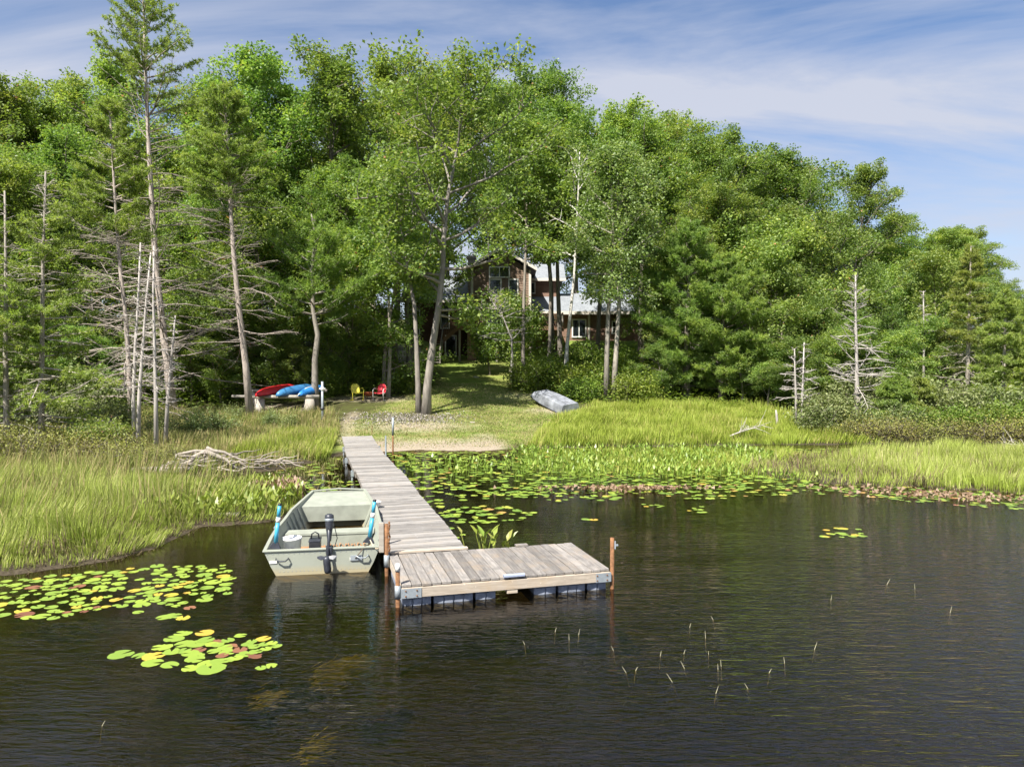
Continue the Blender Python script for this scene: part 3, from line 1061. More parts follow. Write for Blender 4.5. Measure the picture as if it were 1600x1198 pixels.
# skyline: photo column, distance, row of the top, prototype
skyline = [(-150, 54, 60, 'B0'), (-70, 50, 72, 'B1'), (25, 51, 76, 'B2'), (105, 55, 84, 'B3'), (190, 57, 96, 'B4'), (300, 53, 100, 'B0'), (388, 50, 64, 'B1'),
           (460, 55, 100, 'B2'), (540, 53, 94, 'B3'), (612, 57, 96, 'B4'), (640, 76, 104, 'H0'), (705, 78, 100, 'B0'), (770, 76, 100, 'B1'), (845, 77, 122, 'B2'), (905, 74, 150, 'B3'),
           (868, 51, 128, 'H1'), (935, 54, 172, 'H0'), (1000, 55, 160, 'B4'), (1062, 57, 176, 'B0'), (1128, 52, 190, 'B1'), (1195, 55, 206, 'B2'), (1268, 53, 218, 'B3'), (1325, 58, 250, 'B4'),
           (1010, 80, 190, 'B2'), (1130, 76, 215, 'B0'), (1240, 76, 240, 'B1'),
           (1376, 62, 335, 'B0'), (1425, 58, 346, 'B2'), (1474, 60, 346, 'B1'), (1490, 68, 354, 'B4'), (1452, 70, 352, 'B3'), (1545, 66, 404, 'B3'), (1592, 72, 424, 'B2'), (1636, 78, 428, 'B0'), (1680, 84, 425, 'B4'), (1750, 84, 430, 'B2')]
def sky_label(c, d):
    if d > 70 and 600 < c < 1010:
        return 'tall leafy tree rising behind the house roofs', 'tall trees behind the house'
    if c < 640:
        return 'tall leafy tree on the wooded slope on the kayak side of the lawn', 'tall trees on the kayak side'
    if c < 1000:
        return 'tall high-crowned tree between the lawn and the house', 'tall trees before the house'
    if c < 1350:
        return 'tall leafy tree on the wooded slope behind the broad pine', 'tall trees behind the broad pine'
    return 'rounded tree of the lower wood beyond the nest box snag', 'trees of the lower wood beyond the snag'


for (c, d, top, kd) in skyline:
    p = (BROAD if kd[0] == 'B' else HIGH)[int(kd[1])]
    loc = ground_loc(c, d)
    hh = pz(top, d) - loc[2]
    s = hh / 21.2
    wsc = s * (1.3 if c > 1360 else 1.0 if s < 1.15 else 0.93) * random.uniform(0.98, 1.12)
    lab, grp = sky_label(c, d)
    put_tree('broadleaf_tree', p, ('trunk', 'crown'), loc, (wsc, wsc, s), random.uniform(0, 6.28), lab, 'tree', grp)

# trees deeper in the wood, closing the view between the nearer trunks
for c, d, top, k in [(-160, 62, 200, 0), (-60, 64, 220, 1), (40, 62, 240, 2), (140, 64, 230, 3), (240, 63, 240, 4), (340, 64, 230, 0), (430, 62, 240, 1), (510, 64, 240, 2), (575, 66, 250, 3), (200, 52, 330, 2), (70, 52, 340, 1), (380, 51, 350, 4), (500, 52, 350, 0), (290, 50, 380, 3),
                     (1060, 66, 300, 0), (1150, 64, 320, 1), (1240, 66, 330, 2), (1330, 68, 350, 3), (1420, 72, 400, 4), (1180, 52, 380, 0), (1280, 54, 400, 4), (1370, 54, 420, 1), (1500, 60, 440, 2), (1580, 66, 460, 3), (1080, 52, 360, 2)]:
    loc = ground_loc(c, d)
    s = (pz(top, d) - loc[2]) / 20.3
    put_tree('broadleaf_tree', BROAD[k], ('trunk', 'crown'), loc, (s * 1.35, s * 1.35, s), random.uniform(0, 6.28),
             'shaded tree deep in the wood, seen between the nearer crowns', 'tree', 'trees deep in the wood')

mid = [(-120, 43, 240, 0), (-30, 41, 250, 1), (60, 44, 215, 2), (150, 46, 230, 0), (330, 46, 235, 2), (440, 47, 230, 1), (560, 46, 250, 0), (600, 43, 330, 2),
       (420, 43, 330, 0), (545, 44, 380, 1), (330, 42, 390, 0), (110, 41, 350, 2), (245, 43, 370, 1),
       (1050, 47, 300, 1), (1120, 45, 330, 2), (1190, 43, 350, 0), (1262, 44, 330, 1), (1215, 41, 415, 2), (1320, 47, 360, 2), (1400, 52, 415, 0), (1468, 51, 400, 1), (1400, 46, 490, 2), (1530, 53, 440, 2), (1600, 56, 455, 0), (1670, 55, 450, 1),
       (1290, 41, 470, 0)]
for c, d, top, k in mid:
    loc = ground_loc(c, d)
    hh = pz(top, d) - loc[2]
    s = hh / 10.2
    big = s > 1.15
    put_tree('understorey_tree', (BROAD[(k + 1) % 5] if big else LOWT[k]), ('trunk', 'crown'), loc, ((hh / 20.3 * 1.12,) * 2 + (hh / 20.3,)) if big else (s, s, s), random.uniform(0, 6.28),
             'lower leafy tree filling the wood on the kayak side beneath the skyline crowns' if c < 700 else 'lower leafy tree filling the wood between the broad pine and the right thicket', 'tree', 'lower trees on the kayak side' if c < 700 else 'lower trees beyond the broad pine')

for c, d, top, k in [(-20, 38.5, 500, 0), (35, 39, 470, 1), (95, 39.5, 500, 2), (150, 39, 515, 0), (225, 40, 500, 1), (300, 40.5, 490, 2), (345, 40, 530, 0), (430, 42.5, 490, 1), (465, 41.8, 540, 2), (530, 43.5, 510, 0), (570, 45, 480, 1),
                     (1040, 40.5, 540, 0), (1160, 40, 520, 1), (1200, 39, 540, 2), (1245, 38.5, 530, 0), (1290, 38.5, 520, 1), (1330, 40, 500, 2), (1385, 40, 520, 0), (1430, 42, 500, 1), (1480, 42, 510, 2)]:
    loc = ground_loc(c, d)
    sc_ = (pz(top, d) - loc[2]) / 10.2
    put_tree('sapling', LOWT[k], ('trunk', 'crown'), loc, (sc_ * 1.35, sc_ * 1.35, sc_), random.uniform(0, 6.28), 'small bushy sapling at the foot of the wood ' + ('behind the tamaracks and kayaks' if c < 700 else 'behind the dead saplings and thicket'), 'tree', 'saplings behind the tamaracks' if c < 700 else 'saplings behind the thicket')

# ---- single trees that stand out
# the twin-stemmed maple by the beach
d0 = 36.0
mp_loc = ground_loc(665, d0)


def rel(pts, loc):
    return [(px(c, d) - loc[0], d - loc[1], pz(yy, d) - loc[2]) for c, yy, d in pts]


mpath = [(0, 0, -0.35)] + rel([(668, 600, 36), (676, 540, 36), (687, 470, 36), (692, 420, 36), (694, 370, 36.1), (700, 310, 36.2), (712, 250, 36.2), (722, 190, 36.3), (728, 125, 36.4)], mp_loc)
mt = broadleaf(77, 17.0, 0.33, 0.29, 0.20, 34, 21, trunk_r=0.205, path=mpath, bark='barkmid', dens=0.95, extra=[(0.31, 0.15, -0.16, 2.9), (0.30, 0.6, 0.0, 1.8), (0.42, 2.9, 0.1, 2.8)])
put_tree('maple_tree', mt, ('trunk', 'crown'), mp_loc, 1.0, 0, 'large leaning maple with thick pale trunk beside the beach and gravel', 'tree')
s2_loc = ground_loc(655, 36.2)
spath = [(0, 0, -0.35)] + rel([(653, 600, 36.2), (651, 540, 36.3), (648, 480, 36.5), (640, 430, 36.8), (630, 380, 37.0), (622, 330, 37.2), (618, 270, 37.4)], s2_loc)
st = broadleaf(78, 11.5, 0.5, 0.25, 0.20, 30, 11, trunk_r=0.14, path=spath, bark='barkmid', dens=0.8)
put_tree('maple_tree', st, ('trunk', 'crown'), s2_loc, 1.0, 0, 'slimmer maple stem rising against the left side of the large leaning maple', 'tree')

# slender grey trunks in front of the house and lawn
slim = [(606, 41.5, 592, 300, 'barkpale', 'slim pale-barked tree behind the yellow and red chairs', 0.11),
        (638, 47, 590, 240, 'bark', 'crooked tree between the retaining wall and the lawn', 0.2),
        (820, 46, 588, 200, 'bark', 'slim dark tree at the right edge of the lawn before the deck', 0.13),
        (857, 47, 580, 215, 'bark', 'slim dark tree in front of the grey porch roof', 0.12),
        (873, 49, 560, 205, 'bark', 'dark forked tree before the right end of the deck', 0.19),
        (1003, 52, 560, 230, 'bark', 'dark tree by the far corner of the long brown wing', 0.2)]
for k, (c, d, yb, yt, bk, lab, tr_r) in enumerate(slim):
    loc = ground_loc(c, d)
    hh = pz(yt, d) - loc[2]
    pt = [(0, 0, -0.4)] + [(0.12 * math.sin(k * 2 + f * 5), 0.1 * math.cos(k + f * 4), f * hh * 0.95) for f in (0.12, 0.25, 0.38, 0.5, 0.62, 0.75, 0.88, 1.0)]
    t_ = broadleaf(90 + k, hh, 0.5, 0.2, 0.22, 38, 15, trunk_r=tr_r, path=pt, bark=bk, dens=0.95)
    put_tree('slender_tree', t_, ('trunk', 'crown'), loc, 1.0, 0, lab, 'tree')

# pale aspens and birch
asp = [(948, 41.0, 225, [(948, 560), (950, 490), (955, 430), (957, 370), (955, 300), (957, 235)], 'barkpale', 'pale aspen with airy crown, left of the pair by the overturned skiff', 101),
       (958, 41.3, 262, [(962, 560), (966, 490), (970, 430), (972, 370), (978, 310), (980, 262)], 'barkpale', 'pale aspen with airy crown, right of the pair by the overturned skiff', 102)]
for c, d, top, pth, bk, lab, sd in asp:
    loc = ground_loc(c, d)
    hh = pz(top, d) - loc[2]
    pt = [(0, 0, -0.3)] + rel([(a, b, d) for a, b in pth], loc)
    put_tree('aspen_tree', broadleaf(sd, hh, 0.36, 0.17, 0.17, 34, 19, trunk_r=0.15, path=pt, bark=bk, mat='aspen', dens=1.0), ('trunk', 'crown'), loc, 1, 0, lab, 'tree')
loc = ground_loc(882, 44)
pt = [(0, 0, -0.3)] + rel([(886, 540, 44), (891, 490, 44), (897, 430, 44), (900, 370, 44), (903, 300, 44), (905, 240, 44)], loc)
put_tree('birch_tree', broadleaf(110, pz(240, 44) - loc[2], 0.55, 0.13, 0.16, 9, 12, trunk_r=0.12, path=pt, bark='birch', mat='aspen', dens=0.7), ('trunk', 'crown'), loc, 1, 0,
         'nearly bare white birch leaning right in front of the deck', 'tree')
for c, d, yt, lab, sd in ((800, 47, 470, 'short white birch sapling at the right of the lawn', 111), (766, 51, 512, 'young leafy tree screening the blue basement doors', 112), (796, 52, 515, 'bushy young tree under the middle of the deck railing', 113), (835, 50, 490, 'young leafy tree beneath the middle of the deck', 114)):
    loc = ground_loc(c, d)
    hh = pz(yt, d) - loc[2]
    put_tree('young_tree', broadleaf(sd, hh, 0.3 if sd != 111 else 0.6, 0.27, 0.19, 26, 10, trunk_r=0.07, bark='birch' if sd == 111 else 'bark'), ('trunk', 'crown'), loc, 1, 0, lab, 'tree')

# pines
loc = ground_loc(492, 38)
put_tree('white_pine', conifer(120, pz(335, 38) - loc[2], 'pine', 0.42, 1.0, 0.40, 0.36, 0.17, whorls=11, bark='barkpale', dens=1.1), ('trunk', 'branches', 'crown'), loc, 1, 0.4,
         'young white pine with flat bright boughs beside the kayak rack', 'tree')
loc = ground_loc(1072, 42)
put_tree('white_pine', conifer(121, pz(345, 42) - loc[2], 'pine', 0.06, 1.0, 0.05, 0.30, 0.22, whorls=20, dens=1.4), ('trunk', 'branches', 'crown'), loc, 1, 0.9,
         'broad white pine with layered deep green boughs reaching the grass', 'tree')
loc = ground_loc(1128, 41)
put_tree('white_pine', conifer(122, pz(400, 41) - loc[2], 'pine', 0.08, 1.0, 0.06, 0.38, 0.18, whorls=18, dens=1.6), ('trunk', 'branches', 'crown'), loc, 1, 2.2,
         'smaller white pine crowding the right side of the broad pine', 'tree')

# tamaracks and snags on the left
def left_conifer(c, d, path, seed, lab, name='tamarack', **kw):
    loc = ground_loc(c, d)
    pt = [(0, 0, -0.3)] + rel([(a, b, d) for a, b in path], loc)
    hh = pt[-1][2]
    ms = conifer(seed, hh, path=pt, **kw)
    put_tree(name, ms, ('trunk',) + ('branch',) * 200 if kw.get('single') else ('trunk', 'branches', 'crown'), loc, 1, 0, lab, 'tree')


left_conifer(270, 38, [(262, 570), (254, 500), (246, 420), (241, 330), (237, 240), (234, 150), (232, 60), (230, -25)], 130,
             'towering half-bare tamarack with peeling trunk above all the other trees', kind='larch', live_lo=0.72, live_hi=1.0, bare_lo=0.12, reach=0.235, trunk_r=0.21, whorls=40, bark='barkred', dens=1.15, patchy=0.12, pw=0.42, up=1.0)
left_conifer(391, 36, [(384, 570), (374, 480), (367, 400), (363, 330), (360, 260), (357, 190), (352, 140)], 131,
             'leaning tamarack with dead lower twigs at the kayak rack', kind='larch', live_lo=0.62, live_hi=1.0, bare_lo=0.2, reach=0.22, trunk_r=0.16, whorls=36, bark='barkred', dens=1.5, patchy=0.05, pw=0.5, up=0.9)
left_conifer(205, 33, [(203, 600), (198, 500), (190, 420), (184, 330), (180, 240), (176, 160)], 132,
             'slim tamarack with bright tufts on one long bough', kind='larch', live_lo=0.6, live_hi=1.0, bare_lo=0.1, reach=0.25, trunk_r=0.115, whorls=36, bark='barkred', dens=1.5, patchy=0.4, pw=0.6, up=0.8)
left_conifer(62, 25.5, [(64, 640), (66, 560), (68, 480), (70, 400), (74, 330), (76, 270)], 133,
             'green tamarack with feathery boughs above the left marsh', kind='larch', live_lo=0.16, live_hi=0.85, bare_lo=0.05, reach=0.30, trunk_r=0.085, whorls=30, bark='barkpale', dens=0.9, patchy=0.35)
left_conifer(10, 25.0, [(9, 640), (9, 560), (11, 480), (12, 400), (12, 300)], 134,
             'thin grey tamarack with sparse lower boughs at the edge of the left marsh', kind='larch', live_lo=0.25, live_hi=0.7, bare_lo=0.06, reach=0.26, trunk_r=0.09, whorls=24, bark='barkpale', patchy=0.45)
left_conifer(-60, 26.0, [(-60, 560), (-62, 460), (-60, 330), (-58, 240)], 135,
             'feathery tamarack beyond the thin grey one', kind='larch', live_lo=0.15, live_hi=1, bare_lo=0.05, reach=0.3, trunk_r=0.1, whorls=24, bark='barkpale')
# the clump of bare grey stems
for k, (c, d, pth, lab) in enumerate([
        (208, 26.2, [(208, 620), (212, 540), (218, 460), (222, 380)], 'bare grey stem, left of the clump behind the driftwood'),
        (214, 26.0, [(217, 620), (224, 540), (230, 470), (238, 395)], 'bare grey stem, middle of the clump behind the driftwood'),
        (243, 25.6, [(243, 620), (242, 540), (241, 460), (243, 385)], 'straight bare grey stem standing alone just right of the clump'),
        (256, 26.6, [(262, 620), (268, 560), (275, 493)], 'short bare stem leaning right beside the straight one')]):
    left_conifer(c, d, pth, 140 + k, lab, name='dead_tree', kind='larch', live_lo=2, live_hi=3, bare_lo=0.3, reach=0.13, trunk_r=0.06, whorls=16, bark='deadwood', nb=3, single=True)
# right-hand snags and tamaracks
left_conifer(1340, 35, [(1339, 600), (1338, 560), (1336, 500), (1335, 430)], 150, 'bleached dead snag with spreading bare branches holding the nest box', name='dead_tree', kind='larch', live_lo=2, live_hi=3, bare_lo=0.22, reach=0.33, trunk_r=0.11, whorls=13, bark='deadwood', nb=4, single=True, up=1.3, pw=0.6)
left_conifer(1245, 33, [(1244, 620), (1242, 580), (1241, 545)], 151, 'thin dead sapling, left of the pair near the broken stump', name='dead_tree', kind='larch', live_lo=2, live_hi=3, bare_lo=0.25, reach=0.36, trunk_r=0.045, whorls=8, bark='deadwood', nb=3, single=True)
left_conifer(1254, 33, [(1254, 620), (1255, 580), (1256, 535)], 152, 'thin dead sapling, right of the pair near the broken stump', name='dead_tree', kind='larch', live_lo=2, live_hi=3, bare_lo=0.3, reach=0.34, trunk_r=0.045, whorls=8, bark='deadwood', nb=3, single=True)
left_conifer(1443, 41, [(1443, 560), (1442, 500), (1441, 455)], 153, 'bare pale trunk standing before the yellow-green trees', name='dead_tree', kind='larch', live_lo=2, live_hi=3, bare_lo=0.5, reach=0.12, trunk_r=0.055, whorls=9, bark='deadwood', nb=3, single=True)
left_conifer(1512, 39, [(1512, 560), (1513, 490), (1514, 430), (1514, 385)], 154, 'tall tamarack with thin grey trunk behind the right-hand thicket', kind='larch', live_lo=0.35, live_hi=1, bare_lo=0.1, reach=0.22, trunk_r=0.10, whorls=26, bark='barkpale', dens=1.3, patchy=0.1)
left_conifer(1568, 37, [(1568, 600), (1569, 520), (1570, 455)], 155, 'soft green tamarack beside the thicket', kind='larch', live_lo=0.1, live_hi=1, bare_lo=0.05, reach=0.34, trunk_r=0.1, whorls=24, bark='barkpale', dens=1.5)
left_conifer(1630, 36, [(1630, 600), (1631, 520), (1632, 455)], 156, 'tamarack growing past the soft green one', kind='larch', live_lo=0.1, live_hi=1, bare_lo=0.05, reach=0.3, trunk_r=0.1, whorls=24, bark='barkpale', dens=1.4)
left_conifer(1400, 33.5, [(1400, 620), (1400, 585)], 157, 'young rounded spruce in the right-hand thicket', name='spruce', kind='spruce', live_lo=0, live_hi=1, bare_lo=0.03, reach=0.52, trunk_r=0.05, whorls=15, dens=1.9)
left_conifer(1437, 34.5, [(1437, 620), (1437, 592)], 158, 'young spruce, shorter of the two in the right-hand thicket', name='spruce', kind='spruce', live_lo=0, live_hi=1, bare_lo=0.03, reach=0.5, trunk_r=0.05, whorls=13, dens=1.9)

left_conifer(802, 45, [(801, 560), (799, 528), (788, 500), (775, 480), (764, 464)], 159, 'dead forked limb leaning left across the deck railing', name='dead_tree', kind='larch', live_lo=2, live_hi=3, bare_lo=0.35, reach=0.42, trunk_r=0.05, whorls=9, bark='deadwood', nb=3, single=True, up=1.2, pw=0.4)

# nest box on the snag
lx = px(1340, 35) - 0.03; lz = pz(628, 35)
nb_ = thing('nest_box', 'small grey wooden nest box fixed to the bleached snag', 'nest box', (lx, 34.84, lz))
m_ = MB(); m_.box(-0.13, 0.13, -0.11, 0.10, 0, 0.42); m_.build('box', 'oldwood', nb_, bevel=0.006)
m_ = MB(); m_.box(-0.17, 0.17, -0.18, 0.12, 0.424, 0.45); m_.build('roof', 'oldwood', nb_)
m_ = MB(); m_.lathe([(0.04, -0.004), (0.04, 0.004)], 12, Matrix.Translation((0, -0.113, 0.30)) @ Matrix.Rotation(R(90), 4, 'X')); m_.build('hole', 'black', nb_)

# ------------------------------------------------------------------ shrubs
SHR = {'g': [shrub(200 + i, 1.7, 1.5, 0.14, 2600, 'shrub') for i in range(3)],
       'y': [shrub(210 + i, 1.8, 1.6, 0.13, 2600, 'greyshrub') for i in range(2)],
       'h': [shrub(220 + i, 1.6, 0.75, 0.06, 3600, 'heath', 16) for i in range(2)],
       'd': [shrub(230, 1.5, 1.4, 0.1, 2400, 'oak')]}


def put_shrub(kind, c, d, s, label, group=None, name='shrub', zs=1.0):
    k = random.randrange(len(SHR[kind]))
    loc = ground_loc(c, d, 0.03)
    put_tree(name, SHR[kind][k], ('stems', 'foliage'), loc, (s, s, s * zs), random.uniform(0, 6.28), label, 'shrub', group)


for c, d, s in [(815, 44, 1.1), (842, 43.2, 1.2), (868, 43.4, 1.3), (895, 42.5, 1.3), (922, 42.8, 1.25), (945, 43.2, 1.2), (978, 43, 1.3), (1005, 42, 1.2), (1030, 41, 1.0), (870, 46, 1.4), (905, 46.5, 1.5), (935, 46, 1.6), (970, 47, 1.5), (835, 47, 1.2), (895, 40.2, 0.9), (920, 39.8, 0.9), (985, 39.8, 1.0), (1010, 39.5, 1.0)]:
    put_shrub('g', c, d, s, 'bright green shrub in the thicket between the lawn and the broad pine', 'shrubs right of the lawn')
for c, d, s in [(520, 43, 1.2), (555, 44, 1.3), (575, 46, 1.4), (535, 47, 1.5), (600, 46, 1.2), (640, 43.0, 0.9), (450, 42, 1.2), (430, 43.5, 1.3), (350, 41, 1.3), (305, 41, 1.3), (330, 43, 1.5), (480, 44, 1.4), (505, 41.6, 0.8)]:
    put_shrub('g', c, d, s, 'leafy shrub under the trees behind the chairs and kayaks', 'shrubs left of the lawn')
for c, d, s in [(1275, 32.4, 1.0), (1290, 33.2, 1.1), (1310, 33.5, 1.0), (1365, 34.2, 0.9), (1470, 34.5, 1.3), (1500, 34, 1.3), (1530, 34.2, 1.3), (1560, 34, 1.3), (1595, 34, 1.3), (1380, 32.2, 0.8), (1420, 32.4, 0.9), (1450, 36, 1.5), (1630, 34, 1.4), (1350, 37, 1.4), (1300, 37, 1.3)]:
    put_shrub('y', c, d, s, 'grey-green shrub with pale leaf tips in the right-hand thicket', 'grey-green shrubs of the right thicket')
for c, d, s in [(1330, 31.4, 1.0), (1352, 31.2, 1.2), (1378, 30.9, 1.25), (1405, 30.7, 1.2), (1432, 30.9, 1.15), (1460, 31.2, 1.2), (1490, 31.3, 1.2), (1520, 31.4, 1.2), (1550, 31.5, 1.3), (1582, 31.6, 1.3), (1615, 31.8, 1.3), (1395, 32, 1.1), (1470, 32.4, 1.2), (1535, 32.6, 1.2), (1590, 33, 1.3)]:
    put_shrub('h', c, d, s, 'low brown and olive heath shrub on the right bank', 'low heath shrubs on the right bank', name='heath_shrub')
for c, d, s in [(5, 23.5, 1.1), (38, 23.3, 1.2), (72, 23.2, 1.1), (105, 23.6, 1.1), (140, 23.4, 1.0), (172, 23.0, 0.9), (205, 22.8, 0.8), (232, 22.6, 0.75), (20, 25, 1.1), (85, 25.2, 1.1), (160, 25, 1.1), (275, 23.3, 0.75), (-30, 23.5, 1.2), (190, 24.5, 1.0)]:
    put_shrub('h', c, d, s, 'low olive heath shrub along the back of the left marsh', 'low heath shrubs behind the left marsh', name='heath_shrub', zs=1.1)
for c, d, s in [(148, 24.4, 0.95), (125, 24.8, 0.85)]:
    put_shrub('d', c, d, s, 'dark green bush beneath the feathery tamarack', 'dark bushes by the left marsh')
for c, d, s in [(250, 29, 0.7), (300, 30, 0.7), (345, 31, 0.6), (365, 34.6, 0.5), (425, 33.0, 0.5), (452, 32.5, 0.45), (180, 31, 1.0), (120, 32, 1.2), (60, 32, 1.3), (0, 32, 1.4), (150, 36, 1.5), (90, 37, 1.5), (30, 37, 1.6)]:
    put_shrub('y', c, d, s, 'loose grey-green shrub in the rough meadow left of the path', 'shrubs of the left meadow')

for c, d, s in [(1440, 31.9, 0.8), (1475, 32.0, 0.85), (1508, 32.0, 0.9), (1540, 32.2, 0.9), (1575, 32.3, 0.95), (1608, 32.4, 1.0)]:
    put_shrub('g', c, d, s, 'yellow-green bush behind the low heath of the right bank', 'yellow-green bushes of the right bank')

# fallen, bleached brush in the right thicket
for k, (c, d, ln, a, lab) in enumerate([(1165, 31.0, 2.0, 0.6, 'bleached fallen branch lying in the bright bank grass'), (1588, 29.9, 2.2, 1.9, 'bleached forked branch on the edge of the heath bank')]):
    loc = ground_loc(c, d)
    e = thing('fallen_branch', lab, 'branch', loc, a)
    r = np.random.default_rng(300 + k)
    mb = MB()
    main, _ = curve_pts(r, (-ln / 2, 0, 0.05), (1, 0, 0.25), ln, 6, 0.06, 0)
    mb.tube(main, [0.04, 0.037, 0.033, 0.028, 0.022, 0.016, 0.01], 6)
    mb.build('limb', 'deadwood', e, True)
    mb = MB()
    for j in range(16):
        q, qd = along(main, r.uniform(0.25, 0.98))
        p2, _ = curve_pts(r, q, qd * 0.6 + nrm(r.normal(size=3)) * 0.7 + np.array([0, 0, 0.3]), r.uniform(0.3, 0.9), 3, 0.12, 0)
        mb.tube(p2, [0.014, 0.011, 0.008, 0.004], 4, False)
    mb.build('twigs', 'deadwood', e, True)['kind'] = 'stuff'

# stump post right
loc = ground_loc(1215, 33)
m_ = MB(); m_.tube([(0, 0, -0.2), (0.0, 0, 0.3), (-0.03, 0, 0.65), (-0.06, 0.0, 0.88)], [0.065, 0.06, 0.055, 0.03], 8)
tag(m_.build('tree_stump', 'deadwood', None, True, matrix=Matrix.Translation(loc)), 'narrow pale broken stump standing in the bank grass', 'stump')

# ------------------------------------------------------------------ the house
HS = thing('house', 'brown lake house with grey shingle roofs half hidden by trees', 'house', (0, 62, 3.6))


def hp(name, mb, mat, parent=HS, smooth=False):
    o = mb.build(name, mat, parent, smooth)
    if parent is HS:
        o.location = (0, -62, -3.6)
    return o


def lap_wall(x0, x1, z0, z1, y, step=0.2):
    mb = MB(); z = z0
    while z < z1 - 0.01:
        zt = min(z + step, z1)
        mb.quad((x0, y - 0.035, z), (x1, y - 0.035, z), (x1, y - 0.004, zt), (x0, y - 0.004, zt))
        mb.quad((x0, y, z), (x1, y, z), (x1, y - 0.035, z), (x0, y - 0.035, z))
        z = zt
    return mb


def gable_roof_x(mb, x0, x1, yf, yb, ze, zr, th=0.18):
    """ridge along x"""
    ym = (yf + yb) / 2
    for ya, sgn in ((yf, 1), (yb, -1)):
        mb.loft([[(x0, ya, ze), (x0, ym, zr), (x0, ym, zr - th), (x0, ya, ze - th)], [(x1, ya, ze), (x1, ym, zr), (x1, ym, zr - th), (x1, ya, ze - th)]], True, True)


# gable block
GXL, GXR, GF = -3.35, 1.5, 62.0
m_ = MB(); m_.box(GXL, GXR, GF, 70, 3.4, 11.2)
m_.v += [(GXL, GF, 11.2), (GXR, GF, 11.2), ((GXL + GXR) / 2, GF, 12.75), (GXL, 70, 11.2), (GXR, 70, 11.2), ((GXL + GXR) / 2, 70, 12.75)]
m_.f += [(8, 9, 10), (11, 13, 12)]
hp('gable_wall', m_, 'tansiding')
hp('siding', lap_wall(GXL, GXR, 6.5, 11.2, GF - 0.01), 'tansiding')
xm = (GXL + GXR) / 2
m_ = MB()
for sx_ in (GXL - 0.55, GXR + 0.55):
    ze = 13.1 - abs(sx_ - xm) * 0.577
    m_.loft([[(sx_, 61.5, ze), (xm, 61.5, 13.1), (xm, 61.5, 12.9), (sx_, 61.5, ze - 0.2)], [(sx_, 70.4, ze), (xm, 70.4, 13.1), (xm, 70.4, 12.9), (sx_, 70.4, ze - 0.2)]], True, True)
hp('gable_roof', m_, 'shingle')
m_ = MB()
for sx_ in (GXL - 0.58, GXR + 0.58):
    ze = 13.08 - abs(sx_ - xm) * 0.577
    m_.loft([[(sx_, 61.44, ze), (xm, 61.44, 13.08), (xm, 61.44, 12.84), (sx_, 61.44, ze - 0.24)], [(sx_, 61.495, ze), (xm, 61.495, 13.08), (xm, 61.495, 12.84), (sx_, 61.495, ze - 0.24)]], True, True)
hp('barge_board', m_, 'trim')
for cx in (GXL, GXR):
    m_ = MB(); m_.box(cx - 0.1, cx + 0.1, GF - 0.08, GF + 0.1, 6.45, 11.2); hp('corner_board', m_, 'trim')


def window(x0, x1, z0, z1, y, cols=2, rows=1, glass='glass', fw=0.1):
    m_ = MB()
    m_.box(x0 - fw, x1 + fw, y - 0.07, y, z1, z1 + fw); m_.box(x0 - fw, x1 + fw, y - 0.09, y, z0 - fw, z0)
    m_.box(x0 - fw, x0, y - 0.07, y, z0, z1); m_.box(x1, x1 + fw, y - 0.07, y, z0, z1)
    for i in range(1, cols):
        xx = x0 + (x1 - x0) * i / cols; m_.box(xx - 0.035, xx + 0.035, y - 0.065, y, z0, z1)
    for i in range(1, rows):
        zz_ = z0 + (z1 - z0) * i / rows; m_.box(x0, x1, y - 0.06, y, zz_ - 0.03, zz_ + 0.03)
    fr = hp('window', m_, 'whitepaint')
    for i in range(cols):
        a = x0 + (x1 - x0) * i / cols; b = x0 + (x1 - x0) * (i + 1) / cols
        p_ = MB(); p_.box(a + 0.04, b - 0.04, y - 0.045, y - 0.03, z0 + 0.01, z1 - 0.01)
        p_.build('pane', glass, fr)
    return fr


window(px(766, 62), px(795, 62), pz(433, 62), pz(419, 62), GF - 0.04, 2, 1)
window(px(766, 62), px(782, 62), pz(462, 62), pz(438, 62), GF - 0.04, 1, 1)
window(px(796, 62), px(808, 62), pz(462, 62), pz(438, 62), GF - 0.04, 1, 1)
window(px(762, 62), px(808, 62), pz(508, 62), pz(476, 62), GF - 0.04, 3, 1)
# basement walkout doors
window(px(755, 62), px(768, 62), 3.72, 5.7, GF - 0.04, 1, 1, 'blueglass')
window(px(770, 62), px(787, 62), 3.72, 5.7, GF - 0.04, 2, 1)
window(px(800, 62), px(818, 62), 3.72, 5.7, GF - 0.04, 2, 1, 'blueglass')
# left wing
LX0, LX1, LF = -9.2, -3.36, 64.0
m_ = MB(); m_.box(LX0, LX1, LF, 70, 3.4, 8.75); hp('left_wing_wall', m_, 'darkwall')
m_ = MB(); gable_roof_x(m_, LX0 - 0.4, LX1 + 0.3, LF - 0.7, 70.7, 8.85, 11.1); hp('left_wing_roof', m_, 'shingle')
m_ = MB(); m_.box(LX0 - 0.4, LX1 - 0.05, LF - 0.76, LF - 0.705, 8.62, 8.86); hp('fascia', m_, 'trim')
window(px(697, 64), px(712, 64), 3.7, 5.75, LF - 0.005, 1, 1)
window(px(640, 64), px(655, 64), 6.0, 8.0, LF - 0.005, 1, 1)
window(px(690, 64), px(701, 64), 6.5, 8.4, LF - 0.005, 1, 1)
m_ = MB(); m_.box(LX0 - 0.06, LX0 + 0.1, LF - 0.06, LF + 0.1, 5.1, 8.7); hp('corner_board', m_, 'trim')
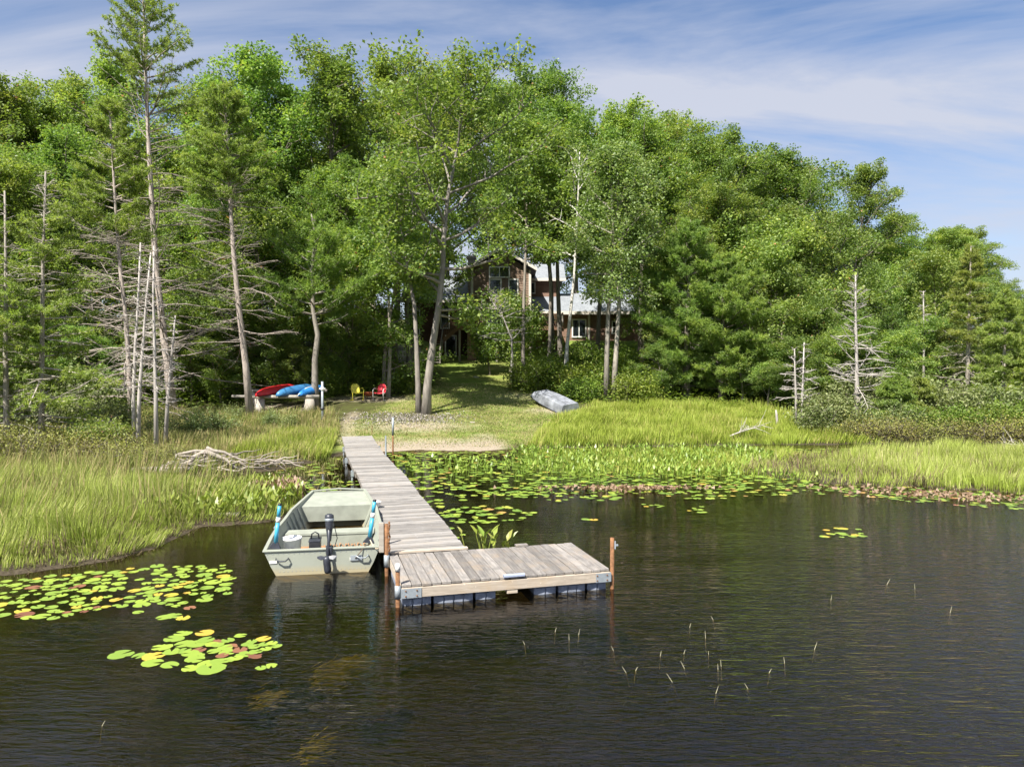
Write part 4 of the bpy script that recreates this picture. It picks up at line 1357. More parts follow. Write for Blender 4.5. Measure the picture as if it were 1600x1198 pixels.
# slanted bay beside the deck
m_ = MB(); m_.loft([[(px(722, 63.6), 63.95, 6.45), (px(735, 62), 62.05, 6.45), (px(735, 62), 62.05, 8.7), (px(722, 63.6), 63.95, 8.7)], [(px(745, 63.6), 63.95, 6.45), (px(745, 62), 62.05, 6.45), (px(745, 62), 62.05, 8.7), (px(745, 63.6), 63.95, 8.7)]], True, True)
hp('bay', m_, 'trim')
# right wing
RX0, RX1, RF = 1.52, 11.15, 64.0
m_ = MB(); m_.box(RX0, RX1, RF, 70, 3.4, 7.75); hp('right_wing_wall', m_, 'siding')
hp('siding', lap_wall(px(920, 64) + 0.1, RX1, 5.35, 7.7, RF - 0.01), 'siding')
hp('siding', lap_wall(px(884, 64), px(920, 64) - 0.1, 5.35, 7.7, RF - 0.01), 'siding')
m_ = MB(); gable_roof_x(m_, RX0 + 0.02, RX1 + 0.5, RF - 0.75, 70.75, 7.85, 9.75); hp('right_wing_roof', m_, 'shingle')
m_ = MB(); m_.box(RX0 + 0.02, RX1 + 0.5, RF - 0.81, RF - 0.755, 7.6, 7.87); hp('fascia', m_, 'trim')
for c in (920, 999):
    m_ = MB(); m_.box(px(c, 64) - 0.1, px(c, 64) + 0.1, RF - 0.09, RF, 5.3, 7.68); hp('corner_board', m_, 'trim')
m_ = MB(); m_.box(px(893, 64), RX1 + 0.05, RF - 0.12, RF - 0.02, 5.05, 5.33); hp('foundation', m_, 'concrete')
window(px(895, 64), px(914, 64), 5.75, 7.15, RF - 0.05, 2, 1)
window(px(957, 64), px(965, 64), 6.05, 7.0, RF - 0.05, 1, 2)
window(px(838, 64), px(878, 64), 6.5, 7.5, RF - 0.05, 4, 1)
# upper block
m_ = MB(); m_.box(1.52, 4.3, 66.3, 70, 8.5, 10.9); hp('upper_wall', m_, 'siding')
m_ = MB(); gable_roof_x(m_, 1.5, 4.8, 65.7, 71.3, 10.95, 12.6); hp('upper_roof', m_, 'shingle')
m_ = MB(); m_.box(1.54, 4.8, 65.63, 65.695, 10.74, 10.97); hp('fascia', m_, 'trim')
window(px(829, 66.3), px(835, 66.3), 9.75, 10.6, 66.29, 1, 1)
# fieldstone chimney
m_ = MB(); m_.box(px(730, 63), px(741, 63), 64.2, 65.2, 8, pz(404, 64)); m_.box(px(728, 63), px(743, 63), 64.1, 65.3, pz(404, 64) + 0.003, pz(400, 64)); hp('chimney', m_, 'chimney')
m_ = MB(); m_.box(px(731, 61), px(744, 61), 60.3, 60.9, 3.4, 6.15); hp('brick_pier', m_, 'brick')
# deck
DZ = 6.43; DX0, DX1, DF = px(716, 59.5), px(880, 59.5), 59.5
m_ = MB(); m_.box(DX0, DX1, DF, 63.9, DZ - 0.06, DZ); dk = hp('deck_floor', m_, 'deckbrown')
m_ = MB(); m_.box(DX0 - 0.04, DX1 + 0.04, DF - 0.05, DF - 0.003, DZ - 0.34, DZ + 0.01); m_.build('rim_board', 'deckbrown', dk)
for c in (718, 776, 828, 876):
    m_ = MB(); m_.box(px(c, 59.5) - 0.08, px(c, 59.5) + 0.08, DF + 0.06, DF + 0.22, 3.3, DZ - 0.07); m_.build('post', 'oldwood', dk)
rl = MB(); rl.box(DX0, DX1, DF - 0.03, DF + 0.09, DZ + 0.93, DZ + 0.99); rl.box(DX0, DX1, DF + 0.01, DF + 0.05, DZ + 0.1, DZ + 0.15)
rail = hp('railing', rl, 'deckbrown')
bl = MB()
x = DX0 + 0.12
while x < DX1:
    bl.box(x - 0.02, x + 0.02, DF + 0.01, DF + 0.05, DZ + 0.15, DZ + 0.93); x += 0.16
b_o = bl.build('balusters', 'deckbrown', rail); b_o['kind'] = 'stuff'
for c in (717, 757, 798, 838, 879):
    m_ = MB(); m_.box(px(c, 59.5) - 0.06, px(c, 59.5) + 0.06, DF - 0.02, DF + 0.08, DZ, DZ + 1.06); m_.build('newel', 'oldwood', rail)
# stairs from the deck: a flight to the left, then down to the lawn
sx1, sx0 = DX0, px(691, 59.5)
m_ = MB()
for k in range(6):
    a = sx1 - (k + 1) * (sx1 - sx0) / 6
    m_.box(a, a + 0.28, 59.55, 60.6, DZ - (k + 1) * 0.19 - 0.04, DZ - (k + 1) * 0.19)
stair = hp('stair', m_, 'deckbrown')
m_ = MB(); m_.bar((sx1, 59.52, DZ - 0.14), (sx0, 59.52, DZ - 1.28), 0.06, 0.3); m_.bar((sx1, 59.52, DZ + 0.95), (sx0, 59.52, DZ - 0.19), 0.07, 0.09)
for k in range(9):
    f = (k + 0.5) / 9
    xx = sx1 + (sx0 - sx1) * f; zz_ = DZ - 1.14 * f
    m_.box(xx - 0.02, xx + 0.02, 59.5, 59.54, zz_ + 0.02, zz_ + 0.93)
m_.build('handrail', 'deckbrown', stair)
lz0 = DZ - 1.24
m_ = MB(); m_.box(sx0 - 1.0, sx0, 59.5, 60.6, lz0 - 0.08, lz0); m_.build('landing', 'deckbrown', stair)
m_ = MB()
nst = 8
for k in range(nst):
    zt = lz0 - (k + 1) * (lz0 - 3.5) / nst
    m_.box(sx0 - 1.0, sx0, 59.45 - (k + 1) * 0.27, 59.45 - k * 0.27, zt - 0.05, zt)
m_.build('steps', 'oldwood', stair)
m_ = MB(); m_.bar((sx0 + 0.05, 59.5, lz0 + 0.95), (sx0 + 0.05, 57.2, 4.5), 0.08, 0.12); m_.bar((sx0 + 0.05, 59.5, lz0), (sx0 + 0.05, 57.2, 3.5), 0.06, 0.28); m_.bar((sx0 + 0.05, 57.2, 3.4), (sx0 + 0.05, 57.2, 4.6), 0.1, 0.1); m_.build('handrail', 'oldwood', stair)

# stone retaining wall left of the stairs
rw = thing('retaining_wall', 'low dry-stone retaining wall left of the deck stairs', 'wall', (px(631, 57.5), 57.5, 3.4))
r = np.random.default_rng(5)
stone_me = []
for k in range(4):
    bmx = MB(); bmx.loft([[(-0.30, -0.2, -0.12), (0.30, -0.2, -0.13), (0.31, -0.22, 0.11), (-0.28, -0.2, 0.12)], [(-0.31, 0.2, -0.11), (0.29, 0.22, -0.12), (0.3, 0.2, 0.12), (-0.3, 0.2, 0.1)]], True, True)
    for i_, v_ in enumerate(bmx.v):
        bmx.v[i_] = tuple(np.array(v_) + r.normal(size=3) * 0.03)
    mm = bmx.mesh('stone'); mm.materials.append(M['stone']); stone_me.append(mm)
for row in range(6):
    for cc in range(4 if row < 5 else 3):
        o = bpy.data.objects.new('stone', stone_me[(row + cc) % 4]); COL.objects.link(o); o.parent = rw
        o.location = (-0.9 + cc * 0.62 + (row % 2) * 0.25 + r.normal() * 0.03, row * 0.06, 0.12 + row * 0.25)
        o.rotation_euler = (0, 0, r.normal() * 0.05)

# ------------------------------------------------------------------ dock
TH = R(15.2)
U = Vector((-math.sin(TH), math.cos(TH), 0)); V = Vector((math.cos(TH), math.sin(TH), 0))
FL = Vector((-1.47, 9.74, 0))
PW, PD, TOP = 2.98, 1.66, 0.30
plat = thing('floating_platform', 'grey weathered floating swim platform at the end of the walkway', 'dock', FL, TH)
# local frame: x along V, y along U
r = np.random.default_rng(9)
nb = 22
bw = PW / nb
bme = []
for k in range(3):
    mb = MB(); mb.box(-bw / 2 + 0.004, bw / 2 - 0.004, 0, PD - 0.05, -0.019, 0.019)
    mm = mb.mesh('board'); mm.materials.append(M['deckboard']); bme.append(mm)
for k in range(nb):
    o = bpy.data.objects.new('board', bme[k % 3]); COL.objects.link(o); o.parent = plat
    o.location = ((k + 0.5) * bw, 0.0 + r.normal() * 0.008, TOP - 0.019 + r.normal() * 0.0025)
    o.rotation_euler = (r.normal() * 0.0015, r.normal() * 0.012, r.normal() * 0.0025)
    b = o.modifiers.new('bevel', 'BEVEL'); b.width = 0.005; b.segments = 1
m_ = MB(); m_.box(0.0, PW, -0.02, 0.022, TOP - 0.178, TOP - 0.043); m_.build('fascia', 'freshwood', plat, bevel=0.004)
m_ = MB(); m_.box(0.0, PW, PD - 0.04, PD - 0.0, TOP - 0.178, TOP - 0.045); m_.build('fascia', 'oldwood', plat)
for xx in (0.0, PW - 0.04):
    m_ = MB(); m_.box(xx, xx + 0.04, 0.026, PD - 0.044, TOP - 0.178, TOP - 0.045); m_.build('fascia', 'freshwood' if xx == 0 else 'oldwood', plat)
m_ = MB(); m_.box(0.012, 0.03, 0.05, PD - 0.05, TOP - 0.043, TOP - 0.036); m_.build('edge_strip', 'freshwood', plat)
for xa, xb in ((-0.012, 0.26), (PW - 0.22, PW + 0.012)):
    m_ = MB(); m_.box(xa, xb, -0.03, -0.023, TOP - 0.178, TOP - 0.05)
    if xa < 0:
        m_.box(-0.012, -0.004, -0.022, 0.24, TOP - 0.178, TOP - 0.05)
    else:
        m_.box(PW + 0.004, PW + 0.012, -0.022, 0.24, TOP - 0.178, TOP - 0.05)
    m_.build('corner_bracket', 'galv', plat)
m_ = MB()
for bx_ in (0.05, 0.2):
    for dz_ in (-0.08, -0.15):
        m_.lathe([(0.012, 0), (0.008, 0.01)], 8, Matrix.Translation((bx_, -0.031, TOP + dz_)) @ Matrix.Rotation(R(90), 4, 'X'))
        m_.lathe([(0.012, 0), (0.008, 0.01)], 8, Matrix.Translation((PW - bx_, -0.031, TOP + dz_)) @ Matrix.Rotation(R(90), 4, 'X'))
m_.build('bolts', 'rust', plat)


def float_block(x0, x1):
    mb = MB(); L = x1 - x0
    secs = []
    npan = max(2, round(L / 0.14))
    st_ = []
    for i in range(npan):
        a = i / npan; b = (i + 1) / npan; g_ = 0.012 / L
        st_ += [(a + (0 if i == 0 else g_), 0.0), (b - (0 if i == npan - 1 else g_), 0.0)]
        if i < npan - 1:
            st_ += [(b - g_ * 0.6, 0.018), (b + g_ * 0.6, 0.018)]
    for i, (f, dent) in enumerate(st_):
        y0 = 0.03 + dent; zb = -0.16; zt = TOP - 0.182
        xx = x0 + L * f
        k = 0.025 if i in (0, len(st_) - 1) else 0
        secs.append([(xx, y0 + 0.05, zb), (xx, y0 + k, zb + 0.05), (xx, y0 + k, zt - 0.03), (xx, y0 + 0.03, zt), (xx, PD - 0.1, zt), (xx, PD - 0.06, zb)])
    mb.loft(secs, True, True)
    return mb


for a, b in ((0.02, 0.40), (0.44, 0.98), (1.02, 1.30), (1.86, 2.18), (2.22, 2.62), (2.66, 2.94)):
    float_block(a, b).build('float', 'float', plat)
m_ = MB(); m_.box(1.45, 1.60, -0.012, 0.10, TOP - 0.232, TOP - 0.181); m_.build('block', 'freshwood', plat)
m_ = MB(); m_.lathe([(0.028, 0), (0.028, 0.30)], 8, Matrix.Translation((1.40, -0.012, TOP + 0.012)) @ Matrix.Rotation(R(90), 4, 'Y')); m_.box(1.40, 1.70, -0.04, 0.03, TOP + 0.0015, TOP + 0.02); m_.build('bumper', 'rubber', plat)
m_ = MB(); m_.box(0.03, 1.24, PD - 0.035, PD + 0.06, TOP + 0.004, TOP + 0.03); m_.build('hinge_board', 'freshwood', plat)
m_ = MB(); m_.box(2.02, 2.22, PD - 0.10, PD + 0.01, TOP + 0.003, TOP + 0.028); m_.build('cleat_board', 'deckboard', plat)

# walkway
WL = 18.4; WW = 1.22
walk = thing('dock_walkway', 'long grey plank walkway running from the beach to the platform', 'dock', FL + U * (PD + 0.03), TH)
pitch = 0.142
wme = []
for k in range(3):
    mb = MB(); mb.box(0, WW, -pitch / 2 + 0.004, pitch / 2 - 0.004, -0.019, 0.019)
    mm = mb.mesh('board'); mm.materials.append(M['walkboard']); wme.append(mm)


def walk_z(s):
    return TOP + 0.012 * math.sin(s * 0.9) + 0.13 * float(sstep(WL - 3.6, WL, s))


nbw = int(WL / pitch)
sect = [0, 3.0, 6.1, 9.2, 12.3, 15.2, 99]
offx = [0.0, 0.0, 0.02, -0.03, -0.06, -0.02]
for k in range(nbw):
    s = (k + 0.5) * pitch
    j = max(i for i in range(6) if s >= sect[i])
    o = bpy.data.objects.new('board', wme[k % 3]); COL.objects.link(o); o.parent = walk
    slope = (walk_z(s + 0.05) - walk_z(s - 0.05)) / 0.1
    o.location = (offx[j] + r.normal() * 0.006, s, walk_z(s) - 0.019 + r.normal() * 0.0025)
    o.rotation_euler = (math.atan(slope), r.normal() * 0.003, r.normal() * 0.003)
    o.scale = (1.0 if s < 15.2 else 0.96, 1, 1)
for j in range(6):
    a, b = sect[j], min(sect[j + 1], WL)
    for xx in (0.03, WW - 0.07):
        m_ = MB()
        n_ = 8
        secs = []
        for i_ in range(n_ + 1):
            s = a + 0.02 + (b - a - 0.04) * i_ / n_
            zt = walk_z(s) - 0.043
            secs.append([(offx[j] + xx, s, zt - 0.15), (offx[j] + xx + 0.04, s, zt - 0.15), (offx[j] + xx + 0.04, s, zt), (offx[j] + xx, s, zt)])
        m_.loft(secs, True, True); m_.build('stringer', 'oldwood', walk)
    for xx in (-0.035, WW + 0.005):
        m_ = MB()
        s = a + 0.35 if j else 1.6
        gzz = min(-0.1, gz(*(FL + U * (PD + s) + V * xx).xy[:]) - 0.1)
        m_.tube([(offx[j] + xx, s, gzz), (offx[j] + xx, s, walk_z(s) - (0.02 if not (j == 4 and xx > 0) else -0.65))], 0.028, 8)
        m_.box(offx[j] + xx - 0.04, offx[j] + xx + 0.04, s - 0.04, s + 0.04, walk_z(s) - 0.2, walk_z(s) - 0.045)
        m_.build('support_pipe', 'galv', walk)

# posts
def post(name, base, z0, z1, label, sleeve=None, cap=None):
    e = thing(name, label, 'post', base)
    m_ = MB(); m_.tube([(0, 0, z0), (0, 0, z1)], 0.03, 10); m_.build('pipe', 'rust', e, True)
    if sleeve:
        m_ = MB(); m_.tube([(0, 0, sleeve[0]), (0, 0, sleeve[1])], 0.042, 10); m_.build('sleeve', 'galv', e, True)
    if cap:
        m_ = MB(); m_.lathe([(0.036, z1 - 0.09), (0.036, z1 + 0.008), (0.02, z1 + 0.014)], 10); m_.build('cap', cap, e, True)
    return e


c1 = FL - V * 0.05 + U * 0.02
post('dock_post', c1, -1.0, 0.57, 'short rusty pipe post with white cap at the outer platform corner', (0.12, 0.29), 'whitepaint')
c2 = FL + U * (PD - 0.12) - V * 0.05
e = post('dock_post', c2, -1.0, 0.80, 'rusty pipe post with hanging chain where walkway meets platform', (0.14, 0.32))
m_ = MB(); m_.box(-0.115, -0.035, -0.03, 0.03, 0.36, 0.82); m_.build('wood_block', 'whitewood', e, bevel=0.01)
m_ = MB()
for k in range(13):
    zc = 0.82 - k * 0.036
    m_.lathe([(0.006, -0.022), (0.015, -0.01), (0.015, 0.01), (0.006, 0.022)], 6, Matrix.Translation((0.045 + 0.008 * math.sin(k * 1.3), -0.03 + 0.012 * math.cos(k * 2.1), zc)) @ Matrix.Rotation(k * 1.57, 4, 'Z'))
m_.build('chain', 'rust', e)
c3 = FL + V * (PW + 0.05) + U * 0.03
e = post('dock_post', c3, -1.0, 0.74, 'tall rusty pipe post at the open-water corner of the platform', None)
m_ = MB(); m_.box(0.03, 0.085, -0.012, 0.012, 0.62, 0.645); m_.box(0.03, 0.05, -0.02, 0.02, 0.58, 0.69); m_.build('bolt', 'galv', e)

# bowl on the walkway
bp = FL + U * (PD + 3.85) + V * 0.10
bowl = thing('plastic_tub', 'white plastic tub resting on the walkway edge beside the boat', 'tub', (bp.x, bp.y, TOP + 0.012))
m_ = MB(); m_.lathe([(0.08, 0.0), (0.105, 0.03), (0.125, 0.11), (0.13, 0.115), (0.118, 0.112), (0.095, 0.035), (0.02, 0.03)], 18); m_.build('shell', 'whiteplastic', bowl, True)

# thin stakes by the beach
loc = ground_loc(613.5, 26.4)
e = thing('pipe_stake', 'upright pipe stake, grey above and rusty below, beside the beach', 'stake', (loc[0], loc[1], 0))
m_ = MB(); m_.tube([(0, 0, -0.4), (0, 0, 0.72)], 0.03, 8); m_.build('lower_pipe', 'rust', e, True)
m_ = MB(); m_.tube([(0, 0, 0.722), (0.005, 0, 1.36)], 0.042, 8); m_.build('upper_pipe', 'galv', e, True)
loc = ground_loc(580.5, 29.4)
m_ = MB(); m_.tube([(0, 0, -0.2), (0.01, 0, 0.66)], 0.012, 6)
tag(m_.build('rod_stake', 'rust', None, matrix=Matrix.Translation(loc)), 'thin rusty rod stake at the shore end of the walkway', 'stake')
loc = ground_loc(503.5, 33.5)
e = thing('hydrant_post', 'tall white standpipe with cross handle left of the path', 'standpipe', loc)
m_ = MB(); m_.tube([(0, 0, -0.2), (0, 0, 1.95)], 0.055, 10); m_.build('pipe', 'galv', e, True)
m_ = MB(); m_.tube([(-0.14, 0, 1.62), (0.14, 0, 1.62)], 0.035, 8); m_.lathe([(0.075, 1.54), (0.085, 1.6), (0.07, 1.7), (0.03, 1.76)], 10); m_.build('valve', 'whitepaint', e, True)
m_ = MB(); m_.lathe([(0.09, 0.66), (0.1, 0.7), (0.09, 0.78)], 10); m_.build('collar', 'black', e, True)

# ------------------------------------------------------------------ jon boat
BA = R(10.0)
boat = thing('jon_boat', 'olive grey aluminium flat-bottomed boat tied beside the walkway', 'boat', (-2.93, 11.32, 0), BA)
BL_ = 4.35


def hull_sec(t, inset=0.0):
    # t 0 stern .. 1 bow ; returns half beam top, half beam bottom, z bottom, z top, y
    bt = np.interp(t, [0, 0.3, 0.65, 1], [0.87, 0.90, 0.80, 0.545]) - inset
    bb = np.interp(t, [0, 0.3, 0.65, 0.88, 1], [0.64, 0.66, 0.60, 0.47, 0.42]) - inset
    zb = np.interp(t, [0, 0.6, 0.8, 0.92, 1], [-0.10, -0.10, -0.04, 0.12, 0.33]) + inset
    zt = np.interp(t, [0, 0.5, 1], [0.375, 0.42, 0.56])
    return bt, bb, zb, zt, t * BL_


ts = [0, 0.08, 0.2, 0.35, 0.5, 0.65, 0.76, 0.84, 0.92, 1.0]
mb = MB()
outer = []; inner = []
for t in ts:
    bt, bb, zb, zt, y = hull_sec(t)
    outer.append([(-bt, y, zt), (-(bt + bb) / 2 - 0.015, y, (zt + zb) / 2), (-bb, y, zb), (bb, y, zb), ((bt + bb) / 2 + 0.015, y, (zt + zb) / 2), (bt, y, zt)])
    bt, bb, zb, zt, y = hull_sec(t, 0.022)
    y = min(max(y, 0.02), BL_ - 0.03)
    inner.append([(-bt, y, zt), (-(bt + bb) / 2 - 0.012, y, (zt + zb) / 2), (-bb, y, zb), (bb, y, zb), ((bt + bb) / 2 + 0.012, y, (zt + zb) / 2), (bt, y, zt)])
mb.loft(outer)
mb.f.append((0, 1, 2, 3, 4, 5))
nn = (len(ts) - 1) * 6
mb.f.append(tuple(nn + k for k in reversed(range(6))))
b0 = len(mb.v)
mb.loft([list(reversed(s)) for s in inner])
mb.f.append(tuple(b0 + k for k in range(6)))
nn2 = b0 + (len(ts) - 1) * 6
mb.f.append(tuple(nn2 + k for k in reversed(range(6))))
hull = mb.build('hull', 'boat', boat)
# gunwale rail
m_ = MB()
for sgn in (-1, 1):
    secs = []
    for t in ts:
        bt, bb, zb, zt, y = hull_sec(t)
        x0_, x1_ = sgn * (bt - 0.035), sgn * (bt + 0.022)
        secs.append([(x0_, y, zt - 0.003), (x1_, y, zt - 0.003), (x1_, y, zt + 0.022), (x0_, y, zt + 0.022)])
    m_.loft(secs, True, True)
bt, bb, zb, zt, y = hull_sec(0)
m_.box(-bt - 0.02, bt + 0.02, -0.022, 0.05, zt - 0.002, zt + 0.024)
bt, bb, zb, zt, y = hull_sec(1)
m_.loft([[(-bt - 0.02, y - 0.03, zt), (-bt - 0.02, y + 0.02, zt), (-bt - 0.02, y + 0.02, zt + 0.024), (-bt - 0.02, y - 0.03, zt + 0.024)], [(0, y, zt + 0.03), (0, y + 0.05, zt + 0.03), (0, y + 0.05, zt + 0.055), (0, y, zt + 0.055)], [(bt + 0.02, y - 0.03, zt), (bt + 0.02, y + 0.02, zt), (bt + 0.02, y + 0.02, zt + 0.024), (bt + 0.02, y - 0.03, zt + 0.024)]], True, True)
m_.build('gunwale', 'boat', boat, bevel=0.006)
# bow deck
m_ = MB()
bt1, _, _, zt1, _ = hull_sec(0.76, 0.03); bt2, _, _, zt2, _ = hull_sec(0.985, 0.03)
m_.loft([[(-bt1, 0.76 * BL_, zt1 - 0.06), (bt1, 0.76 * BL_, zt1 - 0.06)], [(-bt2, 0.985 * BL_, zt2 - 0.02), (bt2, 0.985 * BL_, zt2 - 0.02)]])
m_.quad((-bt1, 0.76 * BL_, zt1 - 0.06), (bt1, 0.76 * BL_, zt1 - 0.06), (bt1 * 0.9, 0.765 * BL_, 0.13), (-bt1 * 0.9, 0.765 * BL_, 0.13))
m_.build('bow_deck', 'boatin', boat)


def bench(ya, yb, zt, name, mat='boatin', zbot=-0.05):
    m_ = MB()
    t = (ya + yb) / 2 / BL_
    bt, bb, zb, ztt, _ = hull_sec(t, 0.03)
    f = (zt - zb) / (ztt - zb)
    w1 = bb + (bt - bb) * f - 0.005
    m_.loft([[(-w1, ya, zt), (w1, ya, zt), (bb, ya, zbot), (-bb, ya, zbot)], [(-w1, yb, zt), (w1, yb, zt), (bb, yb, zbot), (-bb, yb, zbot)]], True, True)
    m_.box(-w1 - 0.0, w1 + 0.0, ya - 0.012, ya - 0.001, zt - 0.03, zt + 0.006)
    return m_.build(name, mat, boat)


bench(1.62, 1.98, 0.27, 'middle_bench')
bench(0.06, 0.42, 0.29, 'stern_bench')
# floor ribs
m_ = MB()
for yy in (0.6, 0.85, 1.1, 1.35, 2.2, 2.45, 2.7, 2.95, 3.2):
    _, bb, zb, _, _ = hull_sec(yy / BL_, 0.022)
    m_.box(-bb + 0.02, bb - 0.02, yy - 0.02, yy + 0.02, zb + 0.001, zb + 0.035)
m_.build('floor_ribs', 'boatin', boat)
for sgn in (-1, 1):
    for yy in (2.2, 2.5, 2.8, 3.1):
        bt, bb, zb, zt, _ = hull_sec(yy / BL_, 0.022)
        m_ = MB(); m_.bar((sgn * (bb - 0.005), yy, zb + 0.04), (sgn * (bt - 0.02), yy, zt - 0.04), 0.05, 0.03); m_.build('side_rib', 'boatin', boat)
for yy, zz_ in ((2.45, 0.1), (2.75, 0.12)):
    pass
# transom fittings: handles, plates
for sgn in (-1, 1):
    m_ = MB(); xx = sgn * 0.60
    m_.tube([(xx - 0.09, -0.012, 0.27), (xx - 0.09, -0.05, 0.265), (xx - 0.03, -0.062, 0.235), (xx + 0.05, -0.062, 0.235), (xx + 0.09, -0.05, 0.265), (xx + 0.09, -0.012, 0.27)], 0.011, 6)
    m_.build('handle', 'motor' if sgn < 0 else 'galv', boat, True)
    m_ = MB(); m_.box(xx - 0.19, xx - 0.08, -0.012, -0.003, 0.195, 0.235); m_.build('registration_plate', 'whitepaint', boat)
m_ = MB(); m_.box(0.42, 0.60, -0.02, -0.003, 0.19, 0.27); m_.build('stern_plate', 'galv', boat)
m_ = MB()
for k in range(14):      # worn, no longer legible lettering along the foot of the bench
    x0_ = -0.10 + k * 0.052
    hgt = 0.035 + 0.02 * ((k * 7) % 3) / 2
    m_.box(x0_, x0_ + 0.012, 1.600, 1.607, 0.03, 0.03 + hgt)
    if k % 2:
        m_.box(x0_ + 0.013, x0_ + 0.036, 1.600, 1.607, 0.03 + hgt - 0.012, 0.03 + hgt)
    else:
        m_.box(x0_ + 0.013, x0_ + 0.034, 1.600, 1.607, 0.03, 0.042)
m_.build('worn_lettering', 'orange', boat)
m_ = MB(); m_.box(-0.62, 0.0, 1.598, 1.606, 0.024, 0.05); m_.build('worn_stripe', 'orange', boat)
m_ = MB()
for k in range(22):
    for zz_ in (0.335, 0.06):
        hw_ = 0.60 + (0.845 - 0.60) * (zz_ - 0.0) / 0.375
        m_.lathe([(0.007, 0), (0.004, 0.005)], 6, Matrix.Translation((-hw_ + 2 * hw_ * k / 21, -0.001, zz_)) @ Matrix.Rotation(R(90), 4, 'X'))
m_.build('rivets', 'galv', boat)['kind'] = 'stuff'
# oarlock sockets
for sgn in (-1, 1):
    bt, bb, zb, zt, _ = hull_sec(0.33)
    m_ = MB(); m_.box(sgn * bt - 0.03, sgn * bt + 0.03, 1.40, 1.52, zt + 0.023, zt + 0.05); m_.build('oarlock_socket', 'galv', boat)

Bm = Matrix.Translation((-2.93, 11.32, 0)) @ Matrix.Rotation(BA, 4, 'Z')


def on_boat(name, label, cat, p, rz=0.0):
    w = Bm @ Vector(p)
    return thing(name, label, cat, w, BA + rz)


# bucket
e = on_boat('bucket', 'white plastic bucket on the stern bench of the flat-bottomed boat', 'bucket', (-0.48, 0.24, 0.2975))
m_ = MB(); m_.lathe([(0.125, 0), (0.14, 0.20), (0.15, 0.205), (0.15, 0.235), (0.138, 0.238), (0.13, 0.21), (0.02, 0.20)], 24); m_.build('pail', 'whiteplastic', e, True)
m_ = MB(); m_.box(-0.17, 0.2, -0.17, -0.14, 0.0, 0.03); m_.build('tray_edge', 'whiteplastic', e)
# battery
e = on_boat('battery_box', 'black battery box with carrying strap beside the bucket in the boat', 'battery', (-0.13, 0.22, 0.2975))
m_ = MB(); m_.box(-0.085, 0.085, -0.12, 0.12, 0, 0.17); m_.build('case', 'black', e, bevel=0.01)
m_ = MB(); m_.box(-0.092, 0.092, -0.127, 0.127, 0.1715, 0.205); m_.build('lid', 'motor', e, bevel=0.008)
m_ = MB(); m_.tube([(-0.06, 0, 0.2), (-0.05, 0, 0.28), (0.0, 0, 0.31), (0.05, 0, 0.28), (0.06, 0, 0.2)], 0.011, 6); m_.build('strap', 'black', e, True)
# trolling motor, tilted up over the transom
e = on_boat('trolling_motor', 'dark grey electric trolling motor clamped to the boat transom', 'motor', (0.10, -0.02, 0.40))
m_ = MB(); m_.box(-0.045, 0.045, -0.055, 0.075, -0.10, 0.03); m_.box(-0.06, 0.06, 0.072, 0.095, -0.12, 0.02); m_.build('clamp', 'motor', e, bevel=0.008)
m_ = MB(); m_.tube([(0.0, 0.06, 0.42), (-0.004, 0.0, 0.12), (-0.015, -0.10, -0.16)], 0.024, 10); m_.build('shaft', 'motor', e, True)
m_ = MB(); m_.lathe([(0.03, 0.10), (0.040, 0.20), (0.062, 0.36), (0.070, 0.46), (0.066, 0.50), (0.03, 0.52)], 14, Matrix.Translation((0.0, 0.03, 0.0)) @ Matrix.Rotation(R(-6), 4, 'X')); mh = m_.build('head', 'motor', e, True)
m_ = MB(); m_.lathe([(0.071, 0.41), (0.0725, 0.42), (0.0725, 0.44), (0.071, 0.45)], 14, Matrix.Translation((0.0, 0.03, 0.0)) @ Matrix.Rotation(R(-6), 4, 'X')); m_.build('head_band', 'galv', mh, True)
mm = Matrix.Translation((-0.03, -0.15, -0.13)) @ Matrix.Rotation(R(188), 4, 'X') @ Matrix.Rotation(R(5), 4, 'Y')
m_ = MB(); m_.lathe([(0.035, -0.04), (0.052, -0.01), (0.056, 0.05), (0.056, 0.17), (0.05, 0.215), (0.02, 0.23)], 14, mm); m_.build('motor_pod', 'motor', e, True)
m_ = MB()
for sgn in (-1, 1):
    m_.loft([[(sgn * 0.02 - 0.02, -0.17, -0.12), (sgn * 0.02 - 0.02, -0.15, -0.09), (sgn * 0.02 - 0.02, -0.145, -0.095), (sgn * 0.02 - 0.02, -0.165, -0.125)],
             [(sgn * 0.09 - 0.02, -0.20, -0.13), (sgn * 0.09 - 0.02, -0.15, -0.075), (sgn * 0.09 - 0.02, -0.145, -0.08), (sgn * 0.09 - 0.02, -0.195, -0.135)],
             [(sgn * 0.145 - 0.02, -0.19, -0.10), (sgn * 0.145 - 0.02, -0.165, -0.08), (sgn * 0.145 - 0.02, -0.16, -0.085), (sgn * 0.145 - 0.02, -0.185, -0.105)]], True, True)
m_.build('propeller', 'motor', e)
m_ = MB(); m_.tube([(0.03, 0.03, 0.30), (0.08, 0.10, 0.30), (0.11, 0.22, 0.10), (0.05, 0.30, -0.10), (-0.12, 0.26, -0.06)], 0.007, 5); m_.build('cable', 'black', e, True)
m_ = MB(); m_.bar((0.0, 0.0, 0.30), (0.06, 0.16, 0.33), 0.028, 0.03); m_.build('tiller', 'motor', e)


